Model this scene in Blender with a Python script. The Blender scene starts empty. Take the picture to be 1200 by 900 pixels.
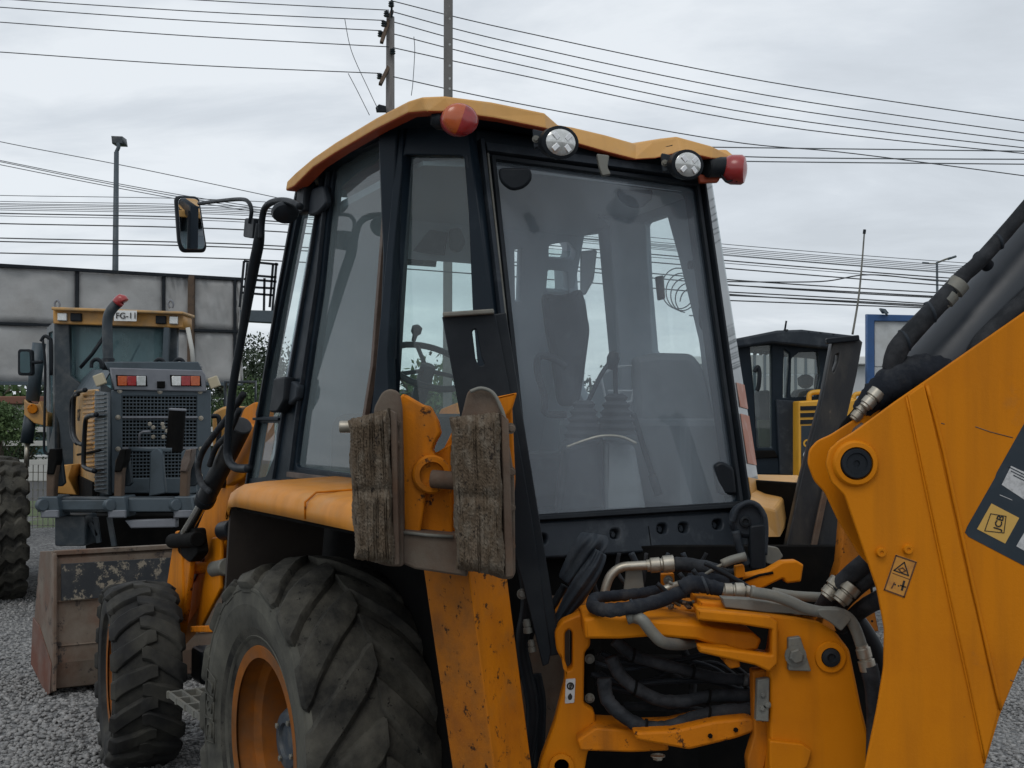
import bpy, bmesh, math, random
import numpy as np
from mathutils import Vector, Matrix
from math import radians as R, sin, cos, pi
random.seed(7); rng = np.random.default_rng(7)
S = bpy.context.scene; C = S.collection

# ---------------------------------------------------------------- camera
CAM = Vector((0, 0, 1.8)); FPX = 1400.0; PITCH = math.atan(40/1400)
cd = bpy.data.cameras.new('camera'); cam = bpy.data.objects.new('camera', cd); C.objects.link(cam)
cam.location = CAM; cam.rotation_euler = (pi/2 + PITCH, 0, 0)
cd.sensor_width = 36; cd.lens = 36*FPX/1200; cd.clip_end = 3000; cd.clip_start = .05
S.camera = cam
# ---------------------------------------------------------------- sky, sun, exposure
SUN_EL, SUN_AZ = R(52), R(200)
w = bpy.data.worlds.new('World'); S.world = w; w.use_nodes = True
nt = w.node_tree; nt.nodes.clear(); N = nt.nodes; L = nt.links
out = N.new('ShaderNodeOutputWorld')
sky = N.new('ShaderNodeTexSky'); sky.sky_type = 'NISHITA'; sky.sun_disc = False
sky.sun_elevation = SUN_EL; sky.sun_rotation = SUN_AZ
b1 = N.new('ShaderNodeBackground'); b1.inputs[1].default_value = .1; L.new(sky.outputs[0], b1.inputs[0])
tc = N.new('ShaderNodeTexCoord'); sep = N.new('ShaderNodeSeparateXYZ'); L.new(tc.outputs['Generated'], sep.inputs[0])
mz = N.new('ShaderNodeMath'); mz.operation = 'ABSOLUTE'; L.new(sep.outputs[2], mz.inputs[0])
az = N.new('ShaderNodeMath'); az.operation = 'ADD'; az.inputs[1].default_value = .22; L.new(mz.outputs[0], az.inputs[0])
vd = N.new('ShaderNodeVectorMath'); vd.operation = 'DIVIDE'
cmb = N.new('ShaderNodeCombineXYZ')
for i in range(3): L.new(az.outputs[0], cmb.inputs[i])
L.new(tc.outputs['Generated'], vd.inputs[0]); L.new(cmb.outputs[0], vd.inputs[1])
mp = N.new('ShaderNodeMapping'); mp.inputs['Scale'].default_value = (.9, 1.5, 1.1); mp.inputs['Location'].default_value = (3.1, 1.7, 0)
L.new(vd.outputs[0], mp.inputs[0])
n1 = N.new('ShaderNodeTexNoise'); n1.inputs['Scale'].default_value = 2.0; n1.inputs['Detail'].default_value = 9; n1.inputs['Roughness'].default_value = .58; n1.inputs['Distortion'].default_value = .35
n2 = N.new('ShaderNodeTexNoise'); n2.inputs['Scale'].default_value = .65; n2.inputs['Detail'].default_value = 3
L.new(mp.outputs[0], n1.inputs[0]); L.new(mp.outputs[0], n2.inputs[0])
mxn = N.new('ShaderNodeMath'); mxn.operation = 'MULTIPLY_ADD'; mxn.inputs[1].default_value = .55
hn = N.new('ShaderNodeMath'); hn.operation = 'MULTIPLY'; hn.inputs[1].default_value = .45
L.new(n2.outputs[0], hn.inputs[0]); L.new(n1.outputs[0], mxn.inputs[0]); L.new(hn.outputs[0], mxn.inputs[2])
cr = N.new('ShaderNodeValToRGB'); L.new(mxn.outputs[0], cr.inputs[0])
e = cr.color_ramp.elements
e[0].position = .38; e[0].color = (.61, .655, .705, 1); e[1].position = .60; e[1].color = (.85, .895, .94, 1)
m = e.new(.5); m.color = (.70, .75, .805, 1)
b2 = N.new('ShaderNodeBackground'); b2.inputs[1].default_value = 1.0; L.new(cr.outputs[0], b2.inputs[0])
ms = N.new('ShaderNodeMixShader'); ms.inputs[0].default_value = .93
L.new(b1.outputs[0], ms.inputs[1]); L.new(b2.outputs[0], ms.inputs[2]); L.new(ms.outputs[0], out.inputs[0])
sd = bpy.data.lights.new('sun', 'SUN'); sd.energy = .7; sd.angle = R(25); sd.color = (1, .96, .9)
sun = bpy.data.objects.new('sun', sd); C.objects.link(sun)
sun.rotation_euler = (pi/2 - SUN_EL, 0, pi - SUN_AZ) if False else Vector((-sin(SUN_AZ)*cos(SUN_EL), -cos(SUN_AZ)*cos(SUN_EL), -sin(SUN_EL))).to_track_quat('-Z', 'Y').to_euler()
vs = S.view_settings; vs.view_transform = 'Standard'; vs.look = 'None'; vs.exposure = 0; vs.gamma = 1; vs.use_curve_mapping = False
S.render.engine = 'CYCLES'; S.cycles.max_bounces = 8; S.cycles.transparent_max_bounces = 16

# ---------------------------------------------------------------- frames and rays
def ray(px, py):
    x = (px-600)/FPX; u = (450-py)/FPX
    return Vector((x, cos(PITCH) - u*sin(PITCH), sin(PITCH) + u*cos(PITCH)))
def hit(px, py, p0, n):
    d = ray(px, py); t = (p0-CAM).dot(n)/d.dot(n); return CAM + d*t
def at(px, py, Y):
    return hit(px, py, Vector((0, Y, 0)), Vector((0, 1, 0)))
class Frame:
    def __init__(s, x, y, deg, z=0):            # deg: how far forward turns to the left of the view
        s.o = Vector((x, y, z)); a = R(deg)
        s.u = Vector((-sin(a), cos(a), 0)); s.v = Vector((-cos(a), -sin(a), 0)); s.k = Vector((0, 0, 1))
        s.rz = pi/2 + a
    def w(s, x, y=None, z=None):
        if y is None: x, y, z = x
        return s.o + s.u*x + s.v*y + s.k*z
    def vec(s, x, y, z): return s.u*x + s.v*y + s.k*z
    def loc(s, p): d = p - s.o; return Vector((d.dot(s.u), d.dot(s.v), d.z))
    def px(s, px, py, ax, val):
        n = {'x': s.u, 'y': s.v, 'z': s.k}[ax]
        return hit(px, py, s.o + n*val, n)
BF = Frame(.05, 4.83, 31)

# ---------------------------------------------------------------- materials
def mat(name, col, rough=.5, metal=0, col2=None, s2=6, c2=(.5, .7), bump=0, bs=60, spec=.5, dust=None, dfac=.35, ds=3, scr=None, ss=30, sfac=.72, dtop=0, coat=0, trans=0, stretch=None, streak=0, clus=0):
    m = bpy.data.materials.new(name); m.use_nodes = True; nt = m.node_tree; N = nt.nodes; L = nt.links
    b = N['Principled BSDF']; b.inputs['Roughness'].default_value = rough; b.inputs['Metallic'].default_value = metal
    b.inputs['Specular IOR Level'].default_value = spec; b.inputs['Base Color'].default_value = (*col, 1)
    if coat: b.inputs['Coat Weight'].default_value = coat; b.inputs['Coat Roughness'].default_value = .15
    tc = N.new('ShaderNodeTexCoord'); src = tc.outputs['Object']
    if stretch:
        mpn = N.new('ShaderNodeMapping'); mpn.inputs['Scale'].default_value = stretch; L.new(src, mpn.inputs[0]); src = mpn.outputs[0]
    def noise(sc, det=5, ro=.6):
        n = N.new('ShaderNodeTexNoise'); n.inputs['Scale'].default_value = sc; n.inputs['Detail'].default_value = det; n.inputs['Roughness'].default_value = ro
        L.new(src, n.inputs['Vector']); return n.outputs[0]
    def ramp(v, a, c):
        r = N.new('ShaderNodeMapRange'); r.inputs['From Min'].default_value = a; r.inputs['From Max'].default_value = c; L.new(v, r.inputs['Value']); return r.outputs[0]
    cur = None
    def mix(fac, c):
        nonlocal cur
        x = N.new('ShaderNodeMix'); x.data_type = 'RGBA'
        if cur is None: x.inputs['A'].default_value = (*col, 1)
        else: L.new(cur, x.inputs['A'])
        x.inputs['B'].default_value = (*c, 1); L.new(fac, x.inputs['Factor']); cur = x.outputs['Result']
    if col2: mix(ramp(noise(s2), *c2), col2)
    if dust:
        f = ramp(noise(ds, 8, .65), .62-dfac*.5, .95-dfac*.5)
        if dtop:
            g = N.new('ShaderNodeNewGeometry'); sp = N.new('ShaderNodeSeparateXYZ'); L.new(g.outputs['Normal'], sp.inputs[0])
            r2 = ramp(sp.outputs[2], .3, 1.0); mu = N.new('ShaderNodeMath'); mu.operation = 'MULTIPLY_ADD'; mu.inputs[1].default_value = dtop; mu.use_clamp = True
            L.new(r2, mu.inputs[0]); L.new(f, mu.inputs[2]); f = mu.outputs[0]
        mix(f, dust)
    if streak:
        mp2 = N.new('ShaderNodeMapping'); mp2.inputs['Scale'].default_value = (13, 13, 1.1); L.new(tc.outputs['Object'], mp2.inputs[0])
        n_ = N.new('ShaderNodeTexNoise'); n_.inputs['Scale'].default_value = 1; n_.inputs['Detail'].default_value = 6; L.new(mp2.outputs[0], n_.inputs['Vector'])
        mu = N.new('ShaderNodeMath'); mu.operation = 'MULTIPLY'; mu.inputs[1].default_value = streak; L.new(ramp(n_.outputs[0], .48, .72), mu.inputs[0]); mix(mu.outputs[0], (.13, .05, .012))
    if scr:
        f = ramp(noise(ss, 10, .75), sfac-.02, sfac+.02)
        if clus:
            mu = N.new('ShaderNodeMath'); mu.operation = 'MULTIPLY'; L.new(f, mu.inputs[0]); L.new(ramp(noise(2.2, 3), clus, clus+.06), mu.inputs[1]); f = mu.outputs[0]
        mix(f, scr)
    if cur is not None: L.new(cur, b.inputs['Base Color'])
    r = ramp(noise(9, 6), .2, .8); mr = N.new('ShaderNodeMapRange'); mr.inputs['To Min'].default_value = max(rough-.12, .03); mr.inputs['To Max'].default_value = min(rough+.15, 1)
    L.new(r, mr.inputs['Value']); L.new(mr.outputs[0], b.inputs['Roughness'])
    if bump:
        bp = N.new('ShaderNodeBump'); bp.inputs['Strength'].default_value = 1; bp.inputs['Distance'].default_value = bump
        L.new(noise(bs, 8, .7), bp.inputs['Height']); L.new(bp.outputs[0], b.inputs['Normal'])
    return m
def emis(name, col, st):
    m = bpy.data.materials.new(name); m.use_nodes = True; b = m.node_tree.nodes['Principled BSDF']
    b.inputs['Base Color'].default_value = (*col, 1); b.inputs['Emission Color'].default_value = (*col, 1); b.inputs['Emission Strength'].default_value = st; return m
def glassmat(name, tint, dustc, dust, ior=1.45, streak=3):
    m = bpy.data.materials.new(name); m.use_nodes = True; nt = m.node_tree; N = nt.nodes; L = nt.links; N.clear()
    o = N.new('ShaderNodeOutputMaterial'); t = N.new('ShaderNodeBsdfTransparent'); t.inputs[0].default_value = (*tint, 1)
    g = N.new('ShaderNodeBsdfGlossy'); g.inputs['Roughness'].default_value = .015
    d = N.new('ShaderNodeBsdfDiffuse'); d.inputs[0].default_value = (*dustc, 1)
    f = N.new('ShaderNodeFresnel'); f.inputs[0].default_value = ior
    a = N.new('ShaderNodeMixShader'); L.new(f.outputs[0], a.inputs[0]); L.new(t.outputs[0], a.inputs[1]); L.new(g.outputs[0], a.inputs[2])
    tc = N.new('ShaderNodeTexCoord'); mp = N.new('ShaderNodeMapping'); mp.inputs['Scale'].default_value = (streak, streak, streak*.4); L.new(tc.outputs['Object'], mp.inputs[0])
    n = N.new('ShaderNodeTexNoise'); n.inputs['Scale'].default_value = 2; n.inputs['Detail'].default_value = 8; L.new(mp.outputs[0], n.inputs[0])
    r = N.new('ShaderNodeMapRange'); r.inputs['From Min'].default_value = .3; r.inputs['From Max'].default_value = .7; r.inputs['To Min'].default_value = dust*.75; r.inputs['To Max'].default_value = dust*1.25; L.new(n.outputs[0], r.inputs[0])
    b = N.new('ShaderNodeMixShader'); L.new(r.outputs[0], b.inputs[0]); L.new(a.outputs[0], b.inputs[1]); L.new(d.outputs[0], b.inputs[2])
    gm = N.new('ShaderNodeNewGeometry'); bb = N.new('ShaderNodeMixShader'); t2 = N.new('ShaderNodeBsdfTransparent')   # a pane's far skin only lets light through
    L.new(gm.outputs['Backfacing'], bb.inputs[0]); L.new(b.outputs[0], bb.inputs[1]); L.new(t2.outputs[0], bb.inputs[2]); L.new(bb.outputs[0], o.inputs[0]); return m

M = {}
M['yellow'] = mat('yellow_paint', (.56, .182, .004), .5, col2=(.49, .152, .004), s2=2.5, dust=(.28, .15, .05), dfac=.0, ds=5, scr=(.10, .04, .015), ss=34, sfac=.66, clus=.56, streak=.30, bump=.0006, bs=120, spec=.12)
M['yellow_top'] = mat('sun_faded_yellow_paint', (.60, .32, .09), .55, col2=(.55, .28, .065), s2=3, dust=(.5, .34, .17), dfac=.15, ds=4, scr=(.14, .08, .03), ss=26, sfac=.68, clus=.56, streak=.12, bump=.0005, bs=90)
M['yellow_worn'] = mat('scuffed_yellow_paint', (.54, .165, .004), .55, spec=.15, col2=(.44, .13, .006), s2=5, dust=(.25, .11, .03), dfac=.2, ds=7, scr=(.05, .022, .010), ss=26, sfac=.60, streak=.5, bump=.0015, bs=60)
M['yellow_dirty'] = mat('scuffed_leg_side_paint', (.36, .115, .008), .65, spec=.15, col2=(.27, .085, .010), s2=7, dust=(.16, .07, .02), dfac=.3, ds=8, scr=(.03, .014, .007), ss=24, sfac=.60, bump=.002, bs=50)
M['red_under'] = mat('red_oxide_underside', (.42, .07, .02), .5)
M['black'] = mat('black_paint', (.012, .015, .019), .42, col2=(.022, .026, .03), s2=4, dust=(.05, .048, .042), dfac=.05, ds=6, bump=.0004, bs=80, spec=.14)
M['cabblack'] = mat('cab_frame_black', (.008, .014, .021), .38, col2=(.013, .021, .030), s2=3, dust=(.03, .04, .05), dfac=.05, ds=5, spec=.14)
M['dark'] = mat('grimy_shade_black', (.004, .004, .004), .85, col2=(.008, .007, .006), s2=8, spec=.12)  # near-black for dark parts; also stands in for deep shade in voids
M['plastic'] = mat('charcoal_plastic', (.018, .024, .032), .55, col2=(.028, .035, .043), s2=6, dust=(.08, .09, .10), dfac=.15, ds=9, bump=.0006, bs=140, spec=.25)
M['scrapeblk'] = mat('scraped_black_paint', (.012, .014, .017), .5, col2=(.028, .030, .034), s2=5, dust=(.08, .07, .055), dfac=.22, ds=6, scr=(.16, .12, .08), ss=12, sfac=.68, bump=.001, bs=50, stretch=(1, 1, .35))
M['rubber'] = mat('dusty_tyre_rubber', (.014, .014, .013), .85, col2=(.030, .029, .026), s2=7, dust=(.085, .080, .065), dfac=.5, ds=6, scr=(.007, .007, .006), ss=22, sfac=.62, bump=.003, bs=55, spec=.25)
M['rubberwall'] = mat('dusty_sidewall_rubber', (.046, .046, .040), .88, col2=(.066, .064, .054), s2=6, dust=(.11, .107, .088), dfac=.5, ds=5, bump=.001, bs=60, spec=.25)
M['rubber2'] = mat('dark_tyre_rubber', (.014, .014, .014), .8, col2=(.022, .022, .02), s2=5, dust=(.055, .052, .042), dfac=.42, ds=5, bump=.001, bs=60, spec=.35)
M['hose'] = mat('braided_hose_sleeve', (.010, .012, .015), .75, col2=(.022, .026, .032), s2=14, dust=(.06, .062, .066), dfac=.3, ds=10, bump=.0025, bs=55, spec=.3)
M['cloth'] = mat('woven_sleeve', (.012, .015, .021), .85, col2=(.024, .029, .038), s2=12, dust=(.07, .07, .07), dfac=.2, ds=10, bump=.004, bs=26, spec=.2)
M['steel'] = mat('zinc_steel', (.42, .39, .33), .42, .75, col2=(.3, .27, .22), s2=9, dust=(.2, .17, .12), dfac=.4, ds=12)
M['steelg'] = mat('grey_cast_steel', (.17, .17, .15), .6, .3, col2=(.11, .11, .10), s2=9, dust=(.2, .18, .14), dfac=.3, ds=12, bump=.0008)
M['chrome'] = mat('chrome_rod', (.5, .48, .45), .2, 1, col2=(.3, .27, .22), s2=9)
M['rust'] = mat('rusty_steel', (.085, .05, .032), .8, .1, col2=(.15, .075, .038), s2=7, dust=(.13, .105, .08), dfac=.5, ds=6, scr=(.02, .014, .01), ss=20, sfac=.66, bump=.002, bs=60)
M['pad'] = mat('muddy_rubber_pad', (.100, .074, .050), .95, col2=(.14, .108, .078), s2=11, dust=(.20, .175, .14), dfac=.3, ds=26, scr=(.03, .024, .02), ss=34, sfac=.60, bump=.006, bs=60, spec=.15, stretch=(1.5, 1.5, .8))
M['bucket'] = mat('worn_bucket_steel', (.13, .098, .072), .7, .2, col2=(.14, .082, .055), s2=3, c2=(.42, .6), dust=(.21, .18, .145), dfac=.35, ds=4, scr=(.05, .04, .035), ss=9, sfac=.6, bump=.002, bs=30)
M['bucketblk'] = mat('worn_bucket_black_band', (.022, .027, .032), .6, .1, col2=(.045, .048, .05), s2=6, scr=(.24, .21, .16), ss=9, sfac=.56, bump=.001)
M['bucketred'] = mat('rusty_red_bucket_side', (.13, .042, .022), .8, col2=(.09, .04, .026), s2=4, dust=(.16, .12, .1), dfac=.4)
M['rim'] = mat('orange_rim_paint', (.27, .085, .010), .6, spec=.15, col2=(.15, .055, .012), s2=4, dust=(.12, .07, .04), dfac=.4, ds=5)
M['hub'] = mat('blue_grey_hub', (.022, .032, .045), .55, col2=(.04, .052, .065), s2=9, dust=(.11, .105, .09), dfac=.3, ds=14, bump=.001)
M['glass'] = glassmat('green_tinted_glass', (.84, .94, .93), (.30, .38, .40), .12, 1.65)
M['doorglass'] = glassmat('reflection_veil_door_glass', (.74, .86, .86), (.30, .37, .39), .26, 1.75, 2)  # extra blue-grey film imitates the sky reflection veiling the door pane
M['rearglass'] = glassmat('dusty_rear_glass', (.97, 1, 1), (.40, .46, .525), .19, 1.5)
M['sideglass'] = glassmat('reflective_corner_glass', (.5, .6, .6), (.45, .48, .49), .5, 2.2)
M['glassdk'] = glassmat('dark_tinted_glass', (.25, .38, .40), (.10, .17, .19), .5)
M['lens'] = mat('clear_lamp_lens', (.55, .56, .54), .12, .35, col2=(.75, .76, .75), s2=60, coat=1)
M['chromeref'] = mat('lamp_reflector', (.8, .8, .8), .2, .9)
M['redlens'] = mat('red_lens', (.30, .014, .014), .22, coat=.6, col2=(.22, .010, .010), s2=30)
M['orangelens'] = mat('orange_lens', (.45, .085, .012), .22, coat=.6, col2=(.36, .06, .01), s2=30)
M['redlens2'] = mat('faded_red_lens', (.30, .022, .022), .3, coat=.4)
M['white'] = mat('white_paint', (.7, .71, .7), .5)
M['interior'] = mat('grey_interior_trim', (.30, .34, .38), .8, col2=(.25, .29, .33), s2=3)
M['headliner'] = mat('grey_headliner', (.42, .46, .50), .9)
M['seat'] = mat('black_seat_fabric', (.012, .016, .022), .9, col2=(.03, .035, .04), s2=20)
M['mirror'] = mat('mirror_glass', (.75, .78, .8), .03, 1)
for l_ in list(M['mirror'].node_tree.links):
    if l_.to_socket.name == 'Roughness': M['mirror'].node_tree.links.remove(l_)
M['mirror'].node_tree.nodes['Principled BSDF'].inputs['Roughness'].default_value = .015
M['pink'] = mat('sun_bleached_sticker', (.42, .17, .11), .6, col2=(.5, .32, .26), s2=14)
M['cat'] = mat('ochre_grader_paint', (.52, .265, .06), .5, col2=(.44, .22, .05), s2=4, dust=(.2, .15, .1), dfac=.3)
M['fender'] = mat('fender_yellow', (.57, .225, .028), .5, spec=.25, col2=(.50, .20, .035), s2=3, dust=(.42, .25, .10), dfac=.2, ds=4, scr=(.12, .06, .02), ss=26, sfac=.68, clus=.54, streak=.2, bump=.0005, bs=90)
M['beige'] = mat('beige_lamp_face', (.40, .35, .24), .5)
M['boxdk'] = mat('dark_grey_console', (.13, .15, .17), .8, col2=(.09, .105, .12), s2=4)
M['ram'] = mat('dark_ram_paint', (.016, .021, .028), .4, col2=(.024, .03, .038), s2=2, dust=(.05, .055, .06), dfac=.1, ds=3, scr=(.2, .2, .2), ss=14, sfac=.80)
M['tower'] = mat('control_tower_plastic', (.21, .24, .26), .8, col2=(.14, .16, .18), s2=4)
M['catlight'] = mat('faded_ochre_panel', (.50, .29, .10), .5, col2=(.42, .235, .08), s2=5, dust=(.25, .2, .14), dfac=.4, ds=6)
M['graderblk'] = mat('slate_grader_paint', (.016, .026, .034), .45, col2=(.03, .042, .052), s2=4, dust=(.08, .085, .085), dfac=.3, ds=6)
M['gradergrey'] = mat('silver_grey_shroud', (.16, .17, .19), .5, col2=(.12, .13, .15), s2=5)
M['slate'] = mat('slate_grille_frame', (.05, .07, .085), .5, col2=(.035, .05, .06), s2=5)
M['sheet'] = mat('weathered_zinc_sheet', (.36, .36, .355), .7, .05, col2=(.27, .27, .27), s2=.6, c2=(.4, .75), dust=(.3, .29, .275), dfac=.3, ds=1.2, scr=(.09, .07, .055), ss=3, sfac=.70, bump=.02, bs=1.5)
M['woodbrown'] = mat('brown_post', (.085, .055, .035), .8, col2=(.05, .035, .025), s2=8)
M['pole'] = mat('grey_wood_pole', (.16, .15, .145), .85, col2=(.10, .095, .09), s2=6, bump=.004, bs=30, stretch=(1, 1, .2))
M['concrete'] = mat('concrete_pole', (.15, .145, .14), .85, col2=(.11, .105, .1), s2=2, scr=(.35, .34, .32), ss=2.2, sfac=.66)
M['wire'] = mat('cable_black', (.035, .038, .042), .6)
M['wirefar'] = mat('cable_grey', (.10, .11, .12), .6)
M['blue'] = mat('blue_sign_frame', (.02, .075, .20), .5, col2=(.02, .06, .15), s2=4)
M['signwhite'] = mat('weathered_white_sign', (.5, .52, .52), .6, col2=(.40, .42, .41), s2=1.5, dust=(.3, .3, .28), dfac=.35, ds=2)
M['wall'] = mat('white_wall', (.55, .57, .58), .7, col2=(.45, .47, .48), s2=1)
M['gehl'] = mat('loader_yellow', (.60, .30, .02), .4, col2=(.5, .24, .02), s2=5)
M['lgreen'] = mat('olive_mat', (.05, .06, .03), .8)
M['stickerblue'] = mat('dark_blue_sticker', (.010, .020, .030), .4, col2=(.02, .03, .04), s2=15)
M['stickeryellow'] = mat('yellow_sticker', (.55, .33, .075), .5)
M['stickerwhite'] = mat('white_sticker', (.5, .5, .5), .5, col2=(.3, .3, .3), s2=60)
M['print'] = mat('black_print', (.012, .01, .008), .6)
M['printbrown'] = mat('brown_print', (.085, .03, .008), .6)
M['warn'] = mat('warning_decal_ground', (.50, .22, .03), .5, col2=(.36, .15, .03), s2=30)
M['leaf'] = mat('green_leaf', (.045, .085, .022), .7, col2=(.085, .13, .035), s2=2)
M['leafdk'] = mat('dark_green_leaf', (.022, .04, .018), .7, col2=(.045, .065, .026), s2=2)
M['bark'] = mat('bark', (.07, .055, .04), .9)
M['grass'] = mat('grass_green', (.07, .10, .035), .9, col2=(.11, .12, .05), s2=3)
M['brownroof'] = mat('brown_roof', (.16, .07, .045), .8)
M['fencewhite'] = mat('white_rail_paint', (.45, .45, .42), .6)
M['stone'] = mat('gravel_stone', (.15, .15, .15), .85, col2=(.30, .295, .285), s2=26, c2=(.35, .6), dust=(.09, .092, .095), dfac=.3, ds=30)
M['asphalt'] = mat('asphalt', (.05, .05, .05), .9, bump=.003, bs=40)

# ---------------------------------------------------------------- builders
def link(o, parent=None):
    C.objects.link(o)
    if parent is not None: o.parent = parent
    return o
def root(name, frame_or_loc, label, cat, rz=0, group=None):
    o = bpy.data.objects.new(name, None); C.objects.link(o); o.empty_display_size = .2
    if isinstance(frame_or_loc, Frame): o.location = frame_or_loc.o; o.rotation_euler = (0, 0, frame_or_loc.rz)
    else: o.location = frame_or_loc; o.rotation_euler = (0, 0, rz)
    o['label'] = label; o['category'] = cat
    if group: o['group'] = group
    return o
def top_of(o):
    while o.parent: o = o.parent
    return o
def winv(parent):
    if parent is None: return Matrix.Identity(4)
    t = top_of(parent); return (Matrix.Translation(t.location) @ t.rotation_euler.to_matrix().to_4x4()).inverted()
def tagt(o, label, cat, group=None, kind=None):
    if label: o['label'] = label
    if cat: o['category'] = cat
    if group: o['group'] = group
    if kind: o['kind'] = kind
    return o
def mk(name, verts, faces, m, parent=None, smooth=False, bevel=0, seg=2, org=None, label=None, mats=None, midx=None):
    """verts are world points; stored in the thing's own coordinates"""
    me = bpy.data.meshes.new(name); iv = winv(parent)
    if parent is None and org is not None: iv = Matrix.Translation(-org)
    me.from_pydata([tuple(iv @ Vector(v)) for v in verts], [], faces)
    for mm in (mats or [m]): me.materials.append(mm)
    if midx is not None: me.polygons.foreach_set('material_index', midx)
    bm = bmesh.new(); bm.from_mesh(me); bmesh.ops.recalc_face_normals(bm, faces=bm.faces); bm.to_mesh(me); bm.free()
    if smooth: me.polygons.foreach_set('use_smooth', [True]*len(me.polygons))
    o = bpy.data.objects.new(name, me); link(o, parent)
    if parent is None and org is not None: o.location = org
    if bevel:
        b = o.modifiers.new('bevel', 'BEVEL'); b.width = bevel; b.segments = seg; b.limit_method = 'ANGLE'; b.angle_limit = R(35)
        b.harden_normals = False
    if label: o['label'] = label
    return o
def plate(name, pts, depth, m, parent=None, bevel=.003, holes=(), org=None, label=None):
    """pts: world points (nearly) in one plane, depth: Vector the slab extends along (visible face first)"""
    p0 = pts[0]; n = depth.normalized(); th = depth.length
    nn = Vector((0, 0, 0))
    for i in range(len(pts)):
        a, b = pts[i]-p0, pts[(i+1) % len(pts)]-p0; nn += a.cross(b)
    nn.normalize()
    if nn.dot(n) < 0: nn = -nn
    ex = (pts[1]-p0).normalized(); ex = (ex - nn*ex.dot(nn)).normalized(); ey = nn.cross(ex)
    def f(p): d = p-p0; return (d.dot(ex), d.dot(ey), 0)
    bev = min(bevel, th*.45)
    cu = bpy.data.curves.new('c', 'CURVE'); cu.dimensions = '2D'; cu.fill_mode = 'BOTH'; cu.extrude = max(th/2-bev, .0001); cu.bevel_depth = bev; cu.bevel_resolution = 1; cu.offset = -bev
    for ring in (pts, *holes):
        s = cu.splines.new('POLY'); s.points.add(len(ring)-1); s.use_cyclic_u = True
        for i, p in enumerate(ring): s.points[i].co = (*f(p), 1)
    co = bpy.data.objects.new('c', cu); me = bpy.data.meshes.new_from_object(co)
    W = Matrix((( ex.x, ey.x, nn.x, p0.x+nn.x*th/2), (ex.y, ey.y, nn.y, p0.y+nn.y*th/2), (ex.z, ey.z, nn.z, p0.z+nn.z*th/2), (0, 0, 0, 1)))
    iv = winv(parent)
    if parent is None and org is not None: iv = Matrix.Translation(-org)
    me.transform(iv @ W); me.materials.clear(); me.materials.append(m); me.name = name
    bpy.data.objects.remove(co); bpy.data.curves.remove(cu)
    o = bpy.data.objects.new(name, me); link(o, parent)
    if parent is None and org is not None: o.location = org
    if label: o['label'] = label
    return o
def arc_pts(pts, r, n=5):
    """round the corners of a pixel polygon"""
    out = []; k = len(pts)
    for i in range(k):
        p0, p1, p2 = Vector(pts[i-1]), Vector(pts[i]), Vector(pts[(i+1) % k])
        a = (p0-p1); b = (p2-p1); rr = min(r, a.length*.45, b.length*.45)
        A = p1+a.normalized()*rr; B = p1+b.normalized()*rr
        for j in range(n+1):
            t = j/n; q = A*(1-t)**2 + p1*2*t*(1-t) + B*t*t; out.append((q.x, q.y))
    return out
def box(name, c, ax, sz, m, parent=None, bevel=.004, **kw):
    """c world centre, ax three world axes, sz full sizes"""
    vs = []
    for i in (-.5, .5):
        for j in (-.5, .5):
            for k in (-.5, .5): vs.append(c + ax[0]*sz[0]*i + ax[1]*sz[1]*j + ax[2]*sz[2]*k)
    fs = [(0, 1, 3, 2), (4, 6, 7, 5), (0, 4, 5, 1), (2, 3, 7, 6), (0, 2, 6, 4), (1, 5, 7, 3)]
    return mk(name, vs, fs, m, parent, bevel=bevel, **kw)
def fbox(name, F, x0, x1, y0, y1, z0, z1, m, parent=None, bevel=.006, **kw):
    return box(name, F.w((x0+x1)/2, (y0+y1)/2, (z0+z1)/2), (F.u, F.v, F.k), (abs(x1-x0), abs(y1-y0), abs(z1-z0)), m, parent, bevel, **kw)
def beam(name, p0, p1, wd, ht, up, m, parent=None, bevel=.004, **kw):
    a = (p1-p0); L_ = a.length; a = a/L_; s = a.cross(up).normalized(); t = s.cross(a)
    return box(name, (p0+p1)/2, (a, s, t), (L_, wd, ht), m, parent, bevel, **kw)
def catmull(P, n=6, closed=False):
    if len(P) < 3: return [Vector(p) for p in P]
    out = []; k = len(P)
    for i in range(k-1):
        p0 = P[max(i-1, 0)]; p1 = P[i]; p2 = P[i+1]; p3 = P[min(i+2, k-1)]
        for j in range(n):
            t = j/n
            out.append(.5*((2*p1)+(p2-p0)*t+(2*p0-5*p1+4*p2-p3)*t*t+(3*p1-p0-3*p2+p3)*t**3))
    out.append(Vector(P[-1])); return out
def tube_data(P, r, res=10, cap=True, wob=0, flat=1):
    vs = []; fs = []; k = len(P); prev = None
    for i in range(k):
        d = (P[min(i+1, k-1)]-P[max(i-1, 0)]).normalized()
        if prev is None:
            a = Vector((0, 0, 1)) if abs(d.z) < .9 else Vector((1, 0, 0)); s = d.cross(a).normalized()
        else: s = (prev - d*prev.dot(d)).normalized()
        prev = s; t = d.cross(s); ri = r[i] if isinstance(r, (list, tuple)) else r
        for j in range(res):
            a = 2*pi*j/res; q = ri*(1+(wob*random.uniform(-1, 1) if wob else 0)); vs.append(P[i]+s*cos(a)*q+t*sin(a)*q*flat)
    for i in range(k-1):
        for j in range(res):
            j2 = (j+1) % res; fs.append((i*res+j, i*res+j2, (i+1)*res+j2, (i+1)*res+j))
    if cap: fs.append(tuple(range(res))[::-1]); fs.append(tuple((k-1)*res+j for j in range(res)))
    return vs, fs
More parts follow.
